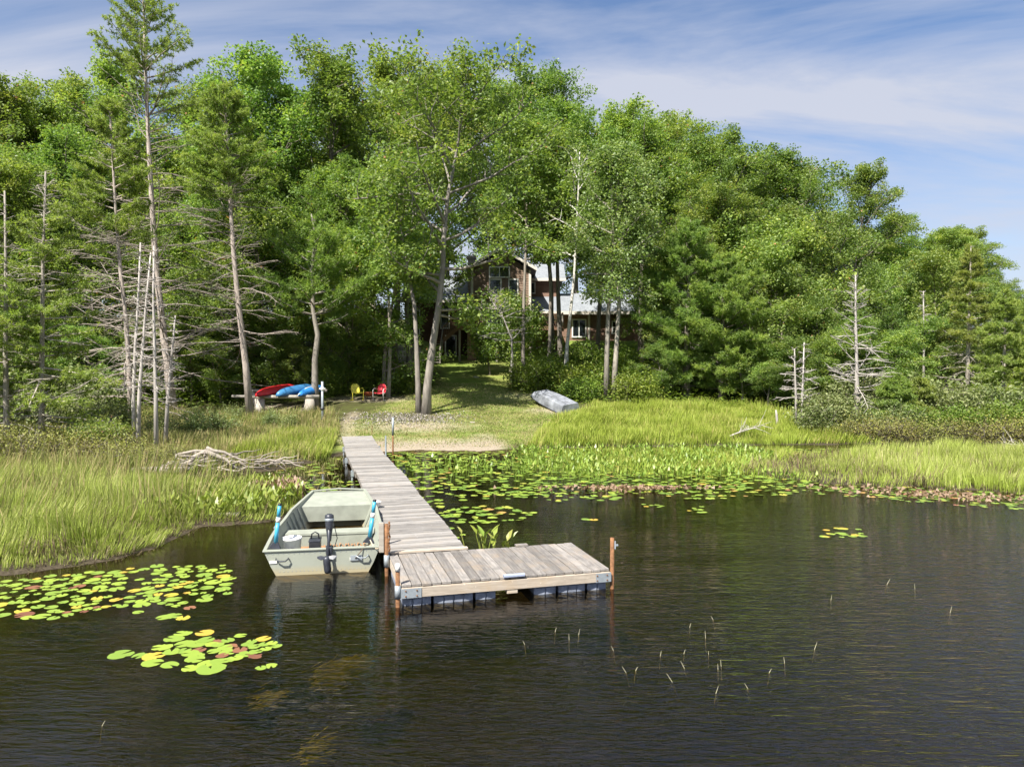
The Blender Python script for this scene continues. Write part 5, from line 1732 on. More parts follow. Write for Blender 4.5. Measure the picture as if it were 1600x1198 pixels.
def paddle(p, lean, label):
    e = on_boat('paddle', label, 'paddle', p)
    e.rotation_euler = (lean[0], lean[1], BA)
    m_ = MB(); m_.tube([(0, 0, 0.08), (0, 0, 0.40)], 0.033, 12); m_.build('lower_shaft', 'teal', e, True)
    m_ = MB(); m_.tube([(0, 0, 0.40), (0, 0, 0.48)], 0.034, 12); m_.build('band', 'whitepaint', e, True)
    m_ = MB(); m_.tube([(0, 0, 0.48), (0, 0, 0.66)], 0.029, 12); m_.build('upper_shaft', 'teal', e, True)
    m_ = MB(); m_.lathe([(0.03, 0.66), (0.03, 0.685), (0.012, 0.695)], 12); m_.build('tip', 'black', e, True)
    m_ = MB(); m_.loft([[(-0.035, -0.03, 0.10), (0.035, -0.03, 0.10), (0.035, 0.03, 0.10), (-0.035, 0.03, 0.10)], [(-0.10, -0.035, 0.0), (0.09, -0.035, 0.0), (0.09, 0.03, 0.0), (-0.10, 0.03, 0.0)]], True, True); m_.build('blade', 'motor', e, bevel=0.006)
    return e


paddle((-0.72, 0.10, 0.40), (R(-3), R(6)), 'blue-shafted paddle standing upright by the bucket end of the transom')
paddle((0.70, 0.22, 0.40), (R(-2), R(8)), 'blue-shafted paddle standing upright on the walkway side of the transom')
# mooring ropes
r = np.random.default_rng(17)
w0 = Bm @ Vector((0.72, 0.12, 0.47)); w1 = Vector(c2) + Vector((0, 0, 0.72))
pts = [w0.lerp(w1, f) + Vector((0, 0, -0.22 * math.sin(math.pi * f))) for f in np.linspace(0, 1, 9)]
m_ = MB(); m_.tube(pts, 0.009, 5)
tag(m_.build('mooring_rope', 'rope', None, True), 'pale mooring rope from the stern corner of the boat to the chained post', 'rope')
w0 = Bm @ Vector((0.80, 3.0, 0.44)); w1 = Vector((bp.x, bp.y, TOP + 0.03)) + Vector((-0.06, -0.3, 0))
m_ = MB(); m_.tube([w0.lerp(w1, f) + Vector((0, 0, -0.04 * math.sin(math.pi * f))) for f in np.linspace(0, 1, 6)], 0.009, 5)
m_.tube([w0 + Vector((-0.02 + 0.05 * math.sin(k * 1.7), -0.05 * k, -0.03 * k)) for k in range(9)], 0.009, 5)
tag(m_.build('mooring_rope', 'rope', None, True), 'tangled pale rope hanging over the boat side near the white tub', 'rope')
m_ = MB(); w0 = Bm @ Vector((0.72, 0.1, 0.41))
m_.tube([w0, w0 + Vector((-0.06, -0.1, 0.0)), w0 + Vector((-0.13, -0.17, -0.10)), w0 + Vector((-0.20, -0.16, -0.19))], 0.008, 5)
tag(m_.build('cord', 'darkrope', None, True), 'short dark cord dangling over the boat transom', 'cord')

# ------------------------------------------------------------------ kayaks, rack, chairs, skiff


def canoe_mesh(L, W, H, deck=False):
    mb = MB(); secs = []
    N = 14
    for i in range(N + 1):
        f = i / N; s = math.sin(math.pi * (0.03 + 0.94 * f)) ** 0.62
        w = W / 2 * s + 0.01; hgt = H * (0.9 + 0.1 * s); rise = 0.16 * (2 * f - 1) ** 4
        sec = []
        for k in range(11):
            a = math.pi * k / 10
            sec.append((w * math.cos(a), (f - 0.5) * L, (hgt - rise) * (max(0.0, math.sin(a)) ** 0.75)))
        secs.append(sec)
    mb.loft(secs, True, True)
    return mb


rk_y = 37.2
rack = thing('kayak_rack', 'bleached log rail carried on stumps left of the path', 'rack', (px(428, rk_y), rk_y, gz(px(428, rk_y), rk_y)))
zr_ = pz(620, rk_y) - rack.location.z
m_ = MB(); m_.tube([(px(361, rk_y) - px(428, rk_y), 0.1, zr_ + 0.03), (px(430, rk_y) - px(428, rk_y), 0.0, zr_), (px(499, rk_y) - px(428, rk_y), -0.05, zr_ + 0.02)], [0.075, 0.095, 0.09], 10); m_.build('rail', 'whitewood', rack, True)
m_ = MB(); m_.tube([(-2.0, 1.9, zr_ + 0.25), (2.2, 1.9, zr_ + 0.25)], 0.08, 8); m_.build('rail', 'oldwood', rack, True)
for c, rr in ((388, 0.16), (405, 0.24), (483, 0.27)):
    m_ = MB(); xx = px(c, rk_y) - px(428, rk_y); m_.tube([(xx, 0.05, -0.3), (xx, 0.05, zr_ - 0.1)], [rr * 1.05, rr], 12); m_.build('stump', 'whitewood', rack, True)
for xx in (-1.7, 1.9):
    m_ = MB(); m_.tube([(xx, 1.9, -0.1), (xx, 1.9, zr_ + 0.17)], 0.09, 8); m_.build('stump', 'oldwood', rack, True)
zt = rack.location.z + zr_ + 0.10
for c, rz, mat, lab, L, W, H in ((421, R(-20), 'red', 'red canoe lying upside down on the log rail', 3.1, 0.78, 0.37),
                                 (452, R(-20), 'blue', 'dull blue canoe lying upside down on the log rail', 3.0, 0.76, 0.37),
                                 (478, R(-12), 'brightblue', 'bright blue kayak with pale stripe at the pine end of the log rail', 2.7, 0.6, 0.32)):
    e = thing('canoe' if 'canoe' in lab else 'kayak', lab, 'boat', (px(c, rk_y) + 0.05, rk_y + 0.95, zt + 0.085), rz)
    e.rotation_euler = (R(5.5), 0, rz)
    canoe_mesh(L, W, H).build('hull', mat, e, True)
    m_ = MB()
    for sgn in (-1, 1):
        secs = []
        for i_ in range(15):
            f = i_ / 14; s = math.sin(math.pi * (0.03 + 0.94 * f)) ** 0.62
            x_ = sgn * (W / 2 * s + 0.012)
            secs.append([(x_ - 0.014, (f - 0.5) * L, -0.02), (x_ + 0.014, (f - 0.5) * L, -0.02), (x_ + 0.014, (f - 0.5) * L, 0.014), (x_ - 0.014, (f - 0.5) * L, 0.014)])
        m_.loft(secs, True, True)
    m_.build('gunwale', 'black' if mat == 'red' else 'motor', e)
    if mat == 'brightblue':
        m_ = MB(); m_.loft([[(-0.03, -1.46 + k * 0.3, 0.30 * math.sin(math.pi * min(0.5, 0.06 + 0.12 * k)) + 0.035), (0.03, -1.46 + k * 0.3, 0.30 * math.sin(math.pi * min(0.5, 0.06 + 0.12 * k)) + 0.035)] for k in range(6)])
        m_.build('stripe', 'whitepaint', e)


def shell_chair(c, d, rz, mat, frame, label):
    loc = ground_loc(c, d)
    e = thing('lawn_chair', label, 'chair', loc, rz)
    mb = MB(); secs = []
    for i in range(9):      # back: rounded shell
        f = i / 8
        z = 0.40 + 0.50 * f; w = 0.25 * (1 - max(0, (f - 0.55) / 0.45) ** 2.4 * 0.62) * (0.86 + 0.14 * min(1, f * 4))
        secs.append([(w * k / 4, 0.20 + 0.14 * f - 0.05 * (k / 4) ** 2, z) for k in range(-4, 5)])
    mb.loft(secs)
    o = mb.build('backrest', mat, e, True); s_ = o.modifiers.new('t', 'SOLIDIFY'); s_.thickness = 0.015
    mb = MB(); secs = []
    for i in range(6):
        f = i / 5
        secs.append([(0.25 * k / 4, -0.26 + 0.48 * f, 0.44 - 0.05 * f + 0.03 * (k / 4) ** 2 - (0.05 if i == 0 else 0)) for k in range(-4, 5)])
    mb.loft(secs)
    o = mb.build('seat', mat, e, True); s_ = o.modifiers.new('t', 'SOLIDIFY'); s_.thickness = 0.015
    for sgn in (-1, 1):
        x_ = sgn * 0.30
        m_ = MB(); m_.tube([(x_, 0.25, 0.62), (x_, 0.05, 0.665), (x_, -0.2, 0.65), (x_, -0.30, 0.56), (x_, -0.29, 0.30), (x_, -0.26, 0.03), (x_, -0.10, 0.015), (x_, 0.32, 0.015)], 0.017, 8); m_.build('arm_frame', frame, e, True)
    m_ = MB(); m_.tube([(-0.3, -0.05, 0.40), (0.3, -0.05, 0.40)], 0.014, 6); m_.tube([(-0.3, 0.25, 0.62), (-0.22, 0.27, 0.60)], 0.014, 6); m_.tube([(0.3, 0.25, 0.62), (0.22, 0.27, 0.60)], 0.014, 6); m_.tube([(-0.3, 0.30, 0.03), (0.3, 0.30, 0.03)], 0.014, 6); m_.build('cross_bar', frame, e, True)
    return e


shell_chair(557, 40.2, R(28), 'chairyellow', 'chairyellow', 'yellow metal shell-back lawn chair facing the lake')
shell_chair(594, 40.2, R(-14), 'chairred', 'whitepaint', 'red metal shell-back lawn chair facing the lake')
loc = ground_loc(576, 40.6)
e = thing('fire_bowl', 'low rusty red fire bowl between the yellow and red chairs', 'fire bowl', loc)
m_ = MB(); m_.lathe([(0.10, 0.16), (0.24, 0.22), (0.32, 0.34), (0.33, 0.36), (0.29, 0.35), (0.2, 0.26), (0.02, 0.22)], 16); m_.build('bowl', 'firepit', e, True)
for k in range(3):
    a = k * 2.09; m_ = MB(); m_.tube([(0.14 * math.cos(a), 0.14 * math.sin(a), 0.2), (0.24 * math.cos(a), 0.24 * math.sin(a), 0)], 0.015, 6); m_.build('leg', 'rust', e)

# overturned skiff
loc = ground_loc(864, 37.6)
sk = thing('overturned_skiff', 'scuffed silver skiff lying upside down at the edge of the bank grass', 'boat', (loc[0], loc[1] + 0.4, loc[2] + 0.22), R(28))
sk.scale = (0.85, 1.12, 1.0)
sk.rotation_euler = (R(12), R(-8), R(26))
mb = MB(); secs = []
for t, hb, ht, z1 in ((0, 0.52, 0.68, 0.46), (0.3, 0.54, 0.70, 0.47), (0.6, 0.50, 0.66, 0.47), (0.82, 0.40, 0.55, 0.42), (0.95, 0.30, 0.44, 0.28), (1.0, 0.27, 0.40, 0.14)):
    y = -1.6 + 3.2 * t
    secs.append([(-ht, y, 0.0), (-(hb + ht) / 2, y, z1 * 0.55), (-hb, y, z1 - 0.03), (-hb + 0.06, y, z1), (0, y, z1 + 0.01), (hb - 0.06, y, z1), (hb, y, z1 - 0.03), ((hb + ht) / 2, y, z1 * 0.55), (ht, y, 0.0)])
mb.loft(secs, True, True)
o = mb.build('hull', 'skiff', sk, bevel=0.02)
m_ = MB()
for sgn in (-1, 1):
    m_.tube([(sgn * 0.69, -1.62, 0.02), (sgn * 0.72, -0.6, 0.02), (sgn * 0.68, 0.3, 0.02), (sgn * 0.56, 1.03, 0.02), (sgn * 0.41, 1.6, 0.03)], 0.022, 6)
m_.build('gunwale', 'black', sk, True)
m_ = MB()
for xx in (-0.25, 0.0, 0.25):
    m_.box(xx - 0.015, xx + 0.015, -1.5, 0.9, 0.47, 0.497)
m_.build('keel_strakes', 'skiff', sk)

# pale water-side rocks round the beach and maple
r = np.random.default_rng(21)
rock_me = []
for k in range(6):
    mb = MB(); secs = []
    for j, (s_, z_) in enumerate(((0.8, -0.5), (1.0, 0.0), (0.92, 0.6), (0.6, 1.0))):
        sec = []
        for q in range(8):
            a = 2 * math.pi * q / 8
            rr = s_ * (0.8 + 0.35 * r.random())
            sec.append((rr * math.cos(a), rr * math.sin(a), z_ * (0.85 + 0.3 * r.random())))
        secs.append(sec)
    mb.loft(secs, True, True)
    mm = mb.mesh('rock'); mm.materials.append(M['stone']); rock_me.append(mm)


def rock(c, ypx, wpx, flat, label, group):
    d = 34.0
    for _ in range(12):
        x = px(c, d); zg = gz(x, d); d = (CAM_Z - zg) * 1150 / (ypx - 571)
    x = px(c, d)
    o = bpy.data.objects.new('rock', rock_me[int(r.integers(6))]); COL.objects.link(o)
    w = wpx / 1150 * d / 2
    o.location = (x, d, gz(x, d) + 0.015); o.rotation_euler = (0, 0, r.uniform(0, 6.28)); o.scale = (w, w * 0.75, w * flat)
    tag(o, label, 'rock', group)


for c, y, w in [(546, 654, 18), (558, 649, 16), (570, 652, 15), (581, 650, 14), (566, 646, 12), (545, 659, 12), (552, 660, 16), (536, 655, 14), (577, 645, 10), (592, 639, 12), (602, 636, 14), (615, 635, 11), (626, 634, 9), (560, 657, 10)]:
    rock(c, y, w, 0.22, 'flat pale stone slab in the broken paving by the path', 'flat stones by the path')
for c, y, w in [(662, 645, 11), (671, 648, 9), (678, 645, 10), (684, 643, 8), (690, 640, 10), (697, 641, 9), (655, 648, 8), (648, 650, 8), (641, 652, 7), (634, 651, 8), (672, 639, 7), (665, 651, 9)]:
    rock(c, y, w, 0.45, 'rounded pale stone at the foot of the large maple', 'stones round the maple foot')
for c, y, w in [(698, 655, 16), (711, 654, 22), (731, 653, 10), (738, 661, 9), (744, 664, 10), (755, 655, 7), (722, 656, 9)]:
    rock(c, y, w, 0.3, 'low white stone edging the beach grass', 'white edging stones on the beach')
for c, y, w in [(880, 660, 12), (838, 652, 8)]:
    rock(c, y, w, 0.3, 'pale stone half sunk in the bank grass', 'stones in the bank grass')
# gravel bed: stuff
n = 2600
gxs = r.normal(size=n) * 1.3 - 5.0; gys = r.normal(size=n) * 0.75 + 35.0
gzs = ground(gxs, gys)
V_ = leaf_verts(r, np.stack([gxs, gys, gzs + 0.02], -1), 0.07, 0.09, 2.0, 0.3)
t_ = NT('gravel_mix'); t_m = t_.done(t_.principled(t_.ramp(t_.attr('v'), [(0, (0.15, 0.13, 0.12)), (0.6, (0.30, 0.27, 0.25)), (1, (0.5, 0.47, 0.44))]), 0.9).outputs[0]); M['gravel'] = t_m
o = link('gravel', leaf_mesh('gravel', V_, r.random(n), 'gravel')); o['kind'] = 'stuff'

# driftwood pile
dw = thing('driftwood_pile', 'tangled pile of bleached driftwood on the inlet shore', 'driftwood', (px(322, 21.6), 21.6, 0.10))
r = np.random.default_rng(31)
def stick(a, b, r0, r1, bend=0.08, mat='driftwood'):
    a = np.array(a, dtype=float); b = np.array(b, dtype=float)
    pts = [a + (b - a) * f + np.array([0, 0, bend * math.sin(math.pi * f)]) + r.normal(size=3) * 0.02 for f in np.linspace(0, 1, 6)]
    m_ = MB(); m_.tube(pts, list(np.linspace(r0, r1, 6)), 7); m_.build('branch', mat, dw, True)


stick((-0.75, -0.25, 0.05), (-0.02, 0.1, 0.62), 0.085, 0.06, 0.03)
stick((0.0, 0.0, 0.60), (1.05, -0.35, 0.12), 0.075, 0.03)
stick((-0.05, 0.1, 0.66), (1.25, 0.1, 0.20), 0.06, 0.02)
stick((-0.9, 0.15, 0.50), (0.3, 0.2, 0.55), 0.045, 0.03)
stick((-2.0, -0.3, 0.08), (-0.3, -0.25, 0.15), 0.09, 0.07, 0.0)
stick((-1.5, -0.5, 0.06), (-0.5, -0.42, 0.09), 0.12, 0.13, 0.0)
for k in range(46):
    a = np.array([r.uniform(-1.2, 0.9), r.normal() * 0.28, r.uniform(0.02, 0.35)])
    ang = r.normal() * 0.55 + (0 if r.random() < 0.7 else 1.2)
    L = r.uniform(0.5, 1.4)
    b = a + np.array([L * math.cos(ang), L * math.sin(ang) * 0.4, r.normal() * 0.14 + 0.06])
    b[2] = max(b[2], 0.0)
    top = 0.66 - 0.42 * abs((a[0] + b[0]) / 2 + 0.05)
    sh = max(0, top - max(a[2], b[2])) * r.random()
    stick(a + [0, 0, sh], b + [0, 0, sh], r.uniform(0.014, 0.04), 0.008, r.normal() * 0.06)
for k in range(16):
    a = np.array([r.uniform(1.0, 2.0), r.uniform(0.3, 1.0), r.uniform(0.05, 0.3)])
    b = a + np.array([r.uniform(0.4, 0.9), r.normal() * 0.3, r.normal() * 0.12])
    stick(a, b, 0.022, 0.008, 0.04)
loc = (px(352, 15.4), 15.35, 0.07)
m_ = MB(); m_.tube([(-0.42, 0, 0.0), (-0.1, 0.02, 0.02), (0.3, 0.0, 0.03)], [0.03, 0.05, 0.06], 9)
tag(m_.build('drift_log', 'whitewood', None, True, matrix=Matrix.Translation(loc)), 'short pale log washed against the tip of the left marsh', 'log')

# ------------------------------------------------------------------ grasses


def blades(name, xs, ys, h, w, mat, seed, lean=0.35, wind=(0.25, 0.0), zoff=-0.02, kind=True, water=False, droop=0.35):
    r = np.random.default_rng(seed)
    n = len(xs)
    z = ground(xs, ys) if not water else np.full(n, -0.05)
    base = np.stack([xs, ys, z + zoff], -1)
    a = r.uniform(0, 6.28, n)
    ln = r.normal(size=n) * lean
    fa = 3.0 * np.sin(0.9 * xs + 1.1 * np.sin(0.8 * ys)) + 2.0 * np.sin(1.3 * ys + 0.5 * xs)
    fm = 0.30 * (0.3 + clump(xs, ys, 1.1))
    dirv = np.stack([np.cos(a) * ln + wind[0] + fm * np.cos(fa), np.sin(a) * ln + wind[1] + fm * np.sin(fa), np.ones(n)], -1); dirv = nrm(dirv)
    hh = (h * r.uniform(0.55, 1.2, n))[:, None]
    side = np.stack([np.cos(a + 1.4), np.sin(a + 1.4), np.zeros(n)], -1) * (w * r.uniform(0.7, 1.3, n))[:, None] * 0.5
    mid_ = base + dirv * hh * 0.55
    d2 = nrm(dirv + np.stack([np.cos(a) * np.abs(ln), np.sin(a) * np.abs(ln), -np.full(n, droop) * r.random(n)], -1))
    tip = mid_ + d2 * hh * 0.5
    Vv = np.stack([base - side, base + side, mid_ + side * 0.8, mid_ - side * 0.8, tip], 1).reshape(-1, 3)
    k = np.arange(n) * 5
    tris = np.stack([k + 3, k + 2, k + 4], -1); quads = np.stack([k, k + 1, k + 2, k + 3], -1)
    v = np.repeat(r.random(n), 5); hv = np.tile([0, 0, 0.55, 0.55, 1.0], n)
    me = raw_mesh(name, Vv, tris=tris, quads=quads, attrs={'v': v, 'h': hv})
    me.materials.append(M[mat])
    o = link(name, me); o['kind'] = 'stuff'
    return o


def scatter(seed, n, x0, x1, y0, y1, accept):
    r = np.random.default_rng(seed)
    xs = r.uniform(x0, x1, n * 6); ys = r.uniform(y0, y1, n * 6)
    p = accept(xs, ys)
    k = r.random(len(xs)) < p
    return xs[k][:n], ys[k][:n]


def clump(x, y, s=1.0):
    return 0.5 + 0.5 * np.sin(x * 2.3 * s + 1.7 * np.sin(y * 1.9 * s)) * np.sin(y * 2.1 * s + 1.3 * np.sin(x * 1.7 * s))


in_view = lambda x, y: (np.abs(x) < y * 0.78 + 1.5)
# left marsh
xs, ys = scatter(401, 52000, -20, -4.6, 8, 22.5, lambda x, y: (poly_sd(PEN, x, y) + wob(x, y) * 0.35 + 0.3 * (clump(x, y, 2.2) - 0.5) > 0.08) * in_view(x, y) * (0.35 + 0.65 * clump(x, y)) * np.clip(18 / y, 0.5, 1) ** 2)
hts = np.interp(ys + 0.6 * (xs + 6), [15.5, 18.0], [0.54, 0.24]) * (0.6 + 0.65 * clump(xs, ys, 0.8)) * np.clip(poly_sd(PEN, xs, ys) / 1.0, 0.4, 1)
blades('marsh_grass', xs, ys, hts, np.full(len(xs), 0.013), 'marsh', 402, 0.28, (0.22, -0.05))
# brown thatch along the wet edges of both marshes
xs, ys = scatter(431, 5200, -14, -4.6, 9, 20, lambda x, y: (np.abs(poly_sd(PEN, x, y) + wob(x, y) * 0.35 - 0.08) < 0.30) * in_view(x, y) * (clump(x, y, 2.5) ** 1.3))
blades('edge_thatch', xs, ys, np.full(len(xs), 0.2), np.full(len(xs), 0.012), 'thatch', 432, 1.6, (0.3, -0.5), 0.0, droop=1.2)
xs, ys = scatter(433, 2600, 7, 24, 16, 23, lambda x, y: (np.abs(poly_sd(BAND, x, y) - 0.05) < 0.30) * in_view(x, y) * clump(x, y, 2.5))
blades('edge_thatch', xs, ys, np.full(len(xs), 0.2), np.full(len(xs), 0.02), 'thatch', 434, 1.4, (0.1, -0.3), 0.03, droop=1.0)
xs, ys = scatter(435, 3600, -18, -5.0, 10, 21.5, lambda x, y: (poly_sd(PEN, x, y) > 0.2) * in_view(x, y) * clump(x, y, 0.9) ** 2)
blades('dead_stalks', xs, ys, np.full(len(xs), 0.55), np.full(len(xs), 0.014), 'thatch', 436, 0.6, (0.2, 0), droop=1.2)
xs, ys = scatter(437, 2400, 7, 24, 17, 28, lambda x, y: (poly_sd(BAND, x, y) > 0.1) * in_view(x, y) * clump(x, y, 0.9) ** 2)
blades('dead_stalks', xs, ys, np.full(len(xs), 0.5), np.full(len(xs), 0.02), 'thatch', 438, 0.5, (0.1, 0), droop=1.2)
# seed heads / taller pale culms mixed into the left marsh
xs, ys = scatter(403, 2600, -18, -5.5, 10, 21.5, lambda x, y: (poly_sd(PEN, x, y) > 0.8) * in_view(x, y) * clump(x, y, 0.5))
blades('marsh_sedge', xs, ys, np.full(len(xs), 0.95), np.full(len(xs), 0.02), 'meadow', 404, 0.2, (0.2, 0))
# right emergent stand
xs, ys = scatter(405, 34000, 6.5, 26, 17, 29, lambda x, y: (poly_sd(BAND, x, y) + wob(x, y) * 0.5 > 0.0) * in_view(x, y) * (0.3 + 0.7 * clump(x, y)) * (0.35 + 0.65 * sstep(8, 12, x)))
blades('emergent_grass', xs, ys, np.interp(xs, [7, 10, 13], [0.30, 0.42, 0.62]) * (0.6 + 0.55 * clump(xs, ys, 0.6)), np.full(len(xs), 0.018), 'marsh', 406, 0.2, (0.1, 0), water=True)
# right bank
xs, ys = scatter(407, 46000, 0.2, 24, 28, 39, lambda x, y: ((y - np.interp(x, MAIN_X, MAIN_Y)) > 0.15) * (x > np.interp(y, [28, 30, 32, 35, 38], [0.3, 0.9, 1.2, 2.3, 4.2])) * in_view(x, y) * (0.35 + 0.65 * clump(x, y)) * sstep(17.5, 14.5, x + (y - 30) * 0.4))
blades('bank_grass', xs, ys, 0.42 * (0.6 + 0.75 * clump(xs, ys, 0.5)), np.full(len(xs), 0.022), 'bank', 408, 0.3, (0.15, 0))
# left meadow
xs, ys = scatter(409, 42000, -24, -5.4, 21.5, 39, lambda x, y: ((y - np.interp(x, MAIN_X, MAIN_Y)) > 0.4) * in_view(x, y) * (x < np.interp(y, [26, 29, 33, 36, 40], [-6.6, -6.9, -7.7, -8.8, -11])) * (0.3 + 0.7 * clump(x, y)) * (dirt_mask(x, y) < 0.4) * sstep(38, 35, y))
blades('meadow_grass', xs, ys, 0.48 * (0.6 + 0.7 * clump(xs, ys, 0.5)), np.full(len(xs), 0.022), 'meadow', 410, 0.35, (0.12, 0))
# bright band of grass by the dock's shore end
xs, ys = scatter(411, 9000, -9.5, -5.9, 24.5, 30.5, lambda x, y: ((y - np.interp(x, MAIN_X, MAIN_Y)) > 0.1) * (x < np.interp(y, [24, 27.5, 30], [-6.0, -6.7, -7.2])) * 1.0)
blades('bank_grass', xs, ys, np.full(len(xs), 0.45), np.full(len(xs), 0.02), 'bank', 412, 0.3, (0.1, 0))
# short lawn
xs, ys = scatter(413, 46000, -8, 5, 28, 47, lambda x, y: lawn_mask(x, y) * (1 - 0.9 * dirt_mask(x, y)) * ((y - np.interp(x, MAIN_X, MAIN_Y)) > 0.6) * (0.4 + 0.6 * clump(x, y, 1.5)) * np.clip(36 / y, 0, 1) ** 3)
blades('lawn_grass', xs, ys, np.full(len(xs), 0.075), np.full(len(xs), 0.022), 'lawnblade', 414, 0.5, (0.05, 0), -0.005)

# ground cover under the trees
r = np.random.default_rng(51)
n = 70000
xs = r.uniform(-40, 45, n * 2); ys = r.uniform(36, 62, n * 2)
ok = in_view(xs, ys) & (lawn_mask(xs, ys) < 0.3) & (dirt_mask(xs, ys) < 0.35) & (r.random(n * 2) < (0.25 + 0.75 * clump(xs, ys, 0.7))) & (ys > np.interp(xs, [-40, -12, -8, 2, 8, 20, 45], [33, 39.5, 41.2, 39, 38, 38, 42]))
xs, ys = xs[ok][:n], ys[ok][:n]
zc = ground(xs, ys) + r.random(len(xs)) ** 1.4 * (0.15 + 0.65 * clump(xs, ys, 0.9))
Vv = leaf_verts(r, np.stack([xs, ys, zc], -1), 0.2, 0.11, 1.0, 0.12)
o = link('ground_cover', leaf_mesh('ground_cover', Vv, np.clip(0.45 + r.normal(size=len(xs)) * 0.2 + 0.2 * (clump(xs, ys, 0.6) - 0.5), 0, 1), 'fern')); o['kind'] = 'stuff'

# pickerelweed: massed leaves in the shallows right of the walkway
def arrow_leaves(name, xs, ys, h, seed, mat='broadweed', size=0.15):
    r = np.random.default_rng(seed); n = len(xs)
    a = r.uniform(0, 6.28, n); ln = r.normal(size=n) * 0.25
    base = np.stack([xs, ys, np.full(n, -0.03)], -1)
    top = base + np.stack([np.cos(a) * ln * h, np.sin(a) * ln * h, h * r.uniform(0.6, 1.2, n)], -1)
    sd_ = np.stack([-np.sin(a), np.cos(a), np.zeros(n)], -1)
    stem = np.stack([base - sd_ * 0.006, base + sd_ * 0.006, top + sd_ * 0.006, top - sd_ * 0.006], 1)
    fw = np.stack([np.cos(a) * 0.6, np.sin(a) * 0.6, np.full(n, 0.8) + r.normal(size=n) * 0.3], -1); fw = nrm(fw)
    L = (size * r.uniform(0.7, 1.4, n))[:, None]
    leaf = np.stack([top - fw * L * 0.25, top + sd_ * L * 0.27, top + fw * L, top - sd_ * L * 0.27], 1)
    Vv = np.concatenate([stem, leaf], 0)
    v = np.concatenate([np.full(n, 0.4), np.clip(0.5 + r.normal(size=n) * 0.25, 0, 1)])
    o = link(name, leaf_mesh(name, Vv, v, mat)); o['kind'] = 'stuff'


def shallows(x, y):
    # the vegetated bay between walkway, bank and open water
    front = np.interp(x, [-3.3, -2.4, -1, 1, 3, 5, 7, 9, 12], [20, 17.3, 17.5, 17.4, 17.6, 17.6, 18.2, 19.0, 19.4])
    back = np.interp(x, MAIN_X, MAIN_Y)
    left = np.interp(y, [17, 20, 24, 28], [-2.1, -2.9, -3.9, -4.9])
    return (y > front) & (y < back - 0.3) & (x > left) & (poly_sd(BAND, x, y) < 0.2)


xs, ys = scatter(421, 2600, -4.5, 9, 19, 28.8, lambda x, y: shallows(x, y) * (clump(x, y, 0.8) ** 1.5) * sstep(19.5, 22.5, y) * (0.2 + 0.8 * sstep(-2.5, 0.5, x)) * (1 - sstep(24, 25.5, y) * sstep(0.5, -0.5, x)) * sstep(28.8, 27.3, y))
arrow_leaves('pickerelweed', xs, ys, 0.24, 422, size=0.11)
xs, ys = scatter(423, 9000, -2, 10.5, 20.5, 28.8, lambda x, y: shallows(x, y) * sstep(0, 3, x) * clump(x, y, 0.9) * sstep(20.5, 24, y) * sstep(28.4, 27, y))
blades('emergent_grass', xs, ys, np.full(len(xs), 0.32), np.full(len(xs), 0.018), 'bank', 424, 0.25, (0.1, 0), water=True)
# reddish plants and leafy weeds at the tip of the left marsh
xs, ys = scatter(425, 900, -7.5, -4.8, 14.7, 18.6, lambda x, y: (poly_sd(PEN, x, y) > -0.1) * clump(x, y, 1.2))
arrow_leaves('marsh_weeds', xs, ys, 0.42, 426, 'broadweed', 0.13)
xs, ys = scatter(427, 700, -6.2, -4.9, 16.8, 18.6, lambda x, y: (poly_sd(PEN, x, y) > -0.2) * clump(x, y, 1.4))
arrow_leaves('red_marsh_weeds', xs, ys, 0.4, 428, 'deadleaf', 0.09)
# weeds left of the walkway, in the inlet
xs, ys = scatter(429, 1100, -8.5, -4.2, 18.5, 27.5, lambda x, y: (poly_sd(PEN, x, y) < 0.1) * ((np.interp(x, MAIN_X, MAIN_Y) - y) > 0.1) * (x < np.interp(y, [18, 22, 27], [-4.2, -5.1, -6.2])) * clump(x, y, 1.3))
blades('inlet_grass', xs, ys, np.full(len(xs), 0.16), np.full(len(xs), 0.014), 'meadow', 430, 0.9, (0.2, 0), water=True, zoff=0.03)

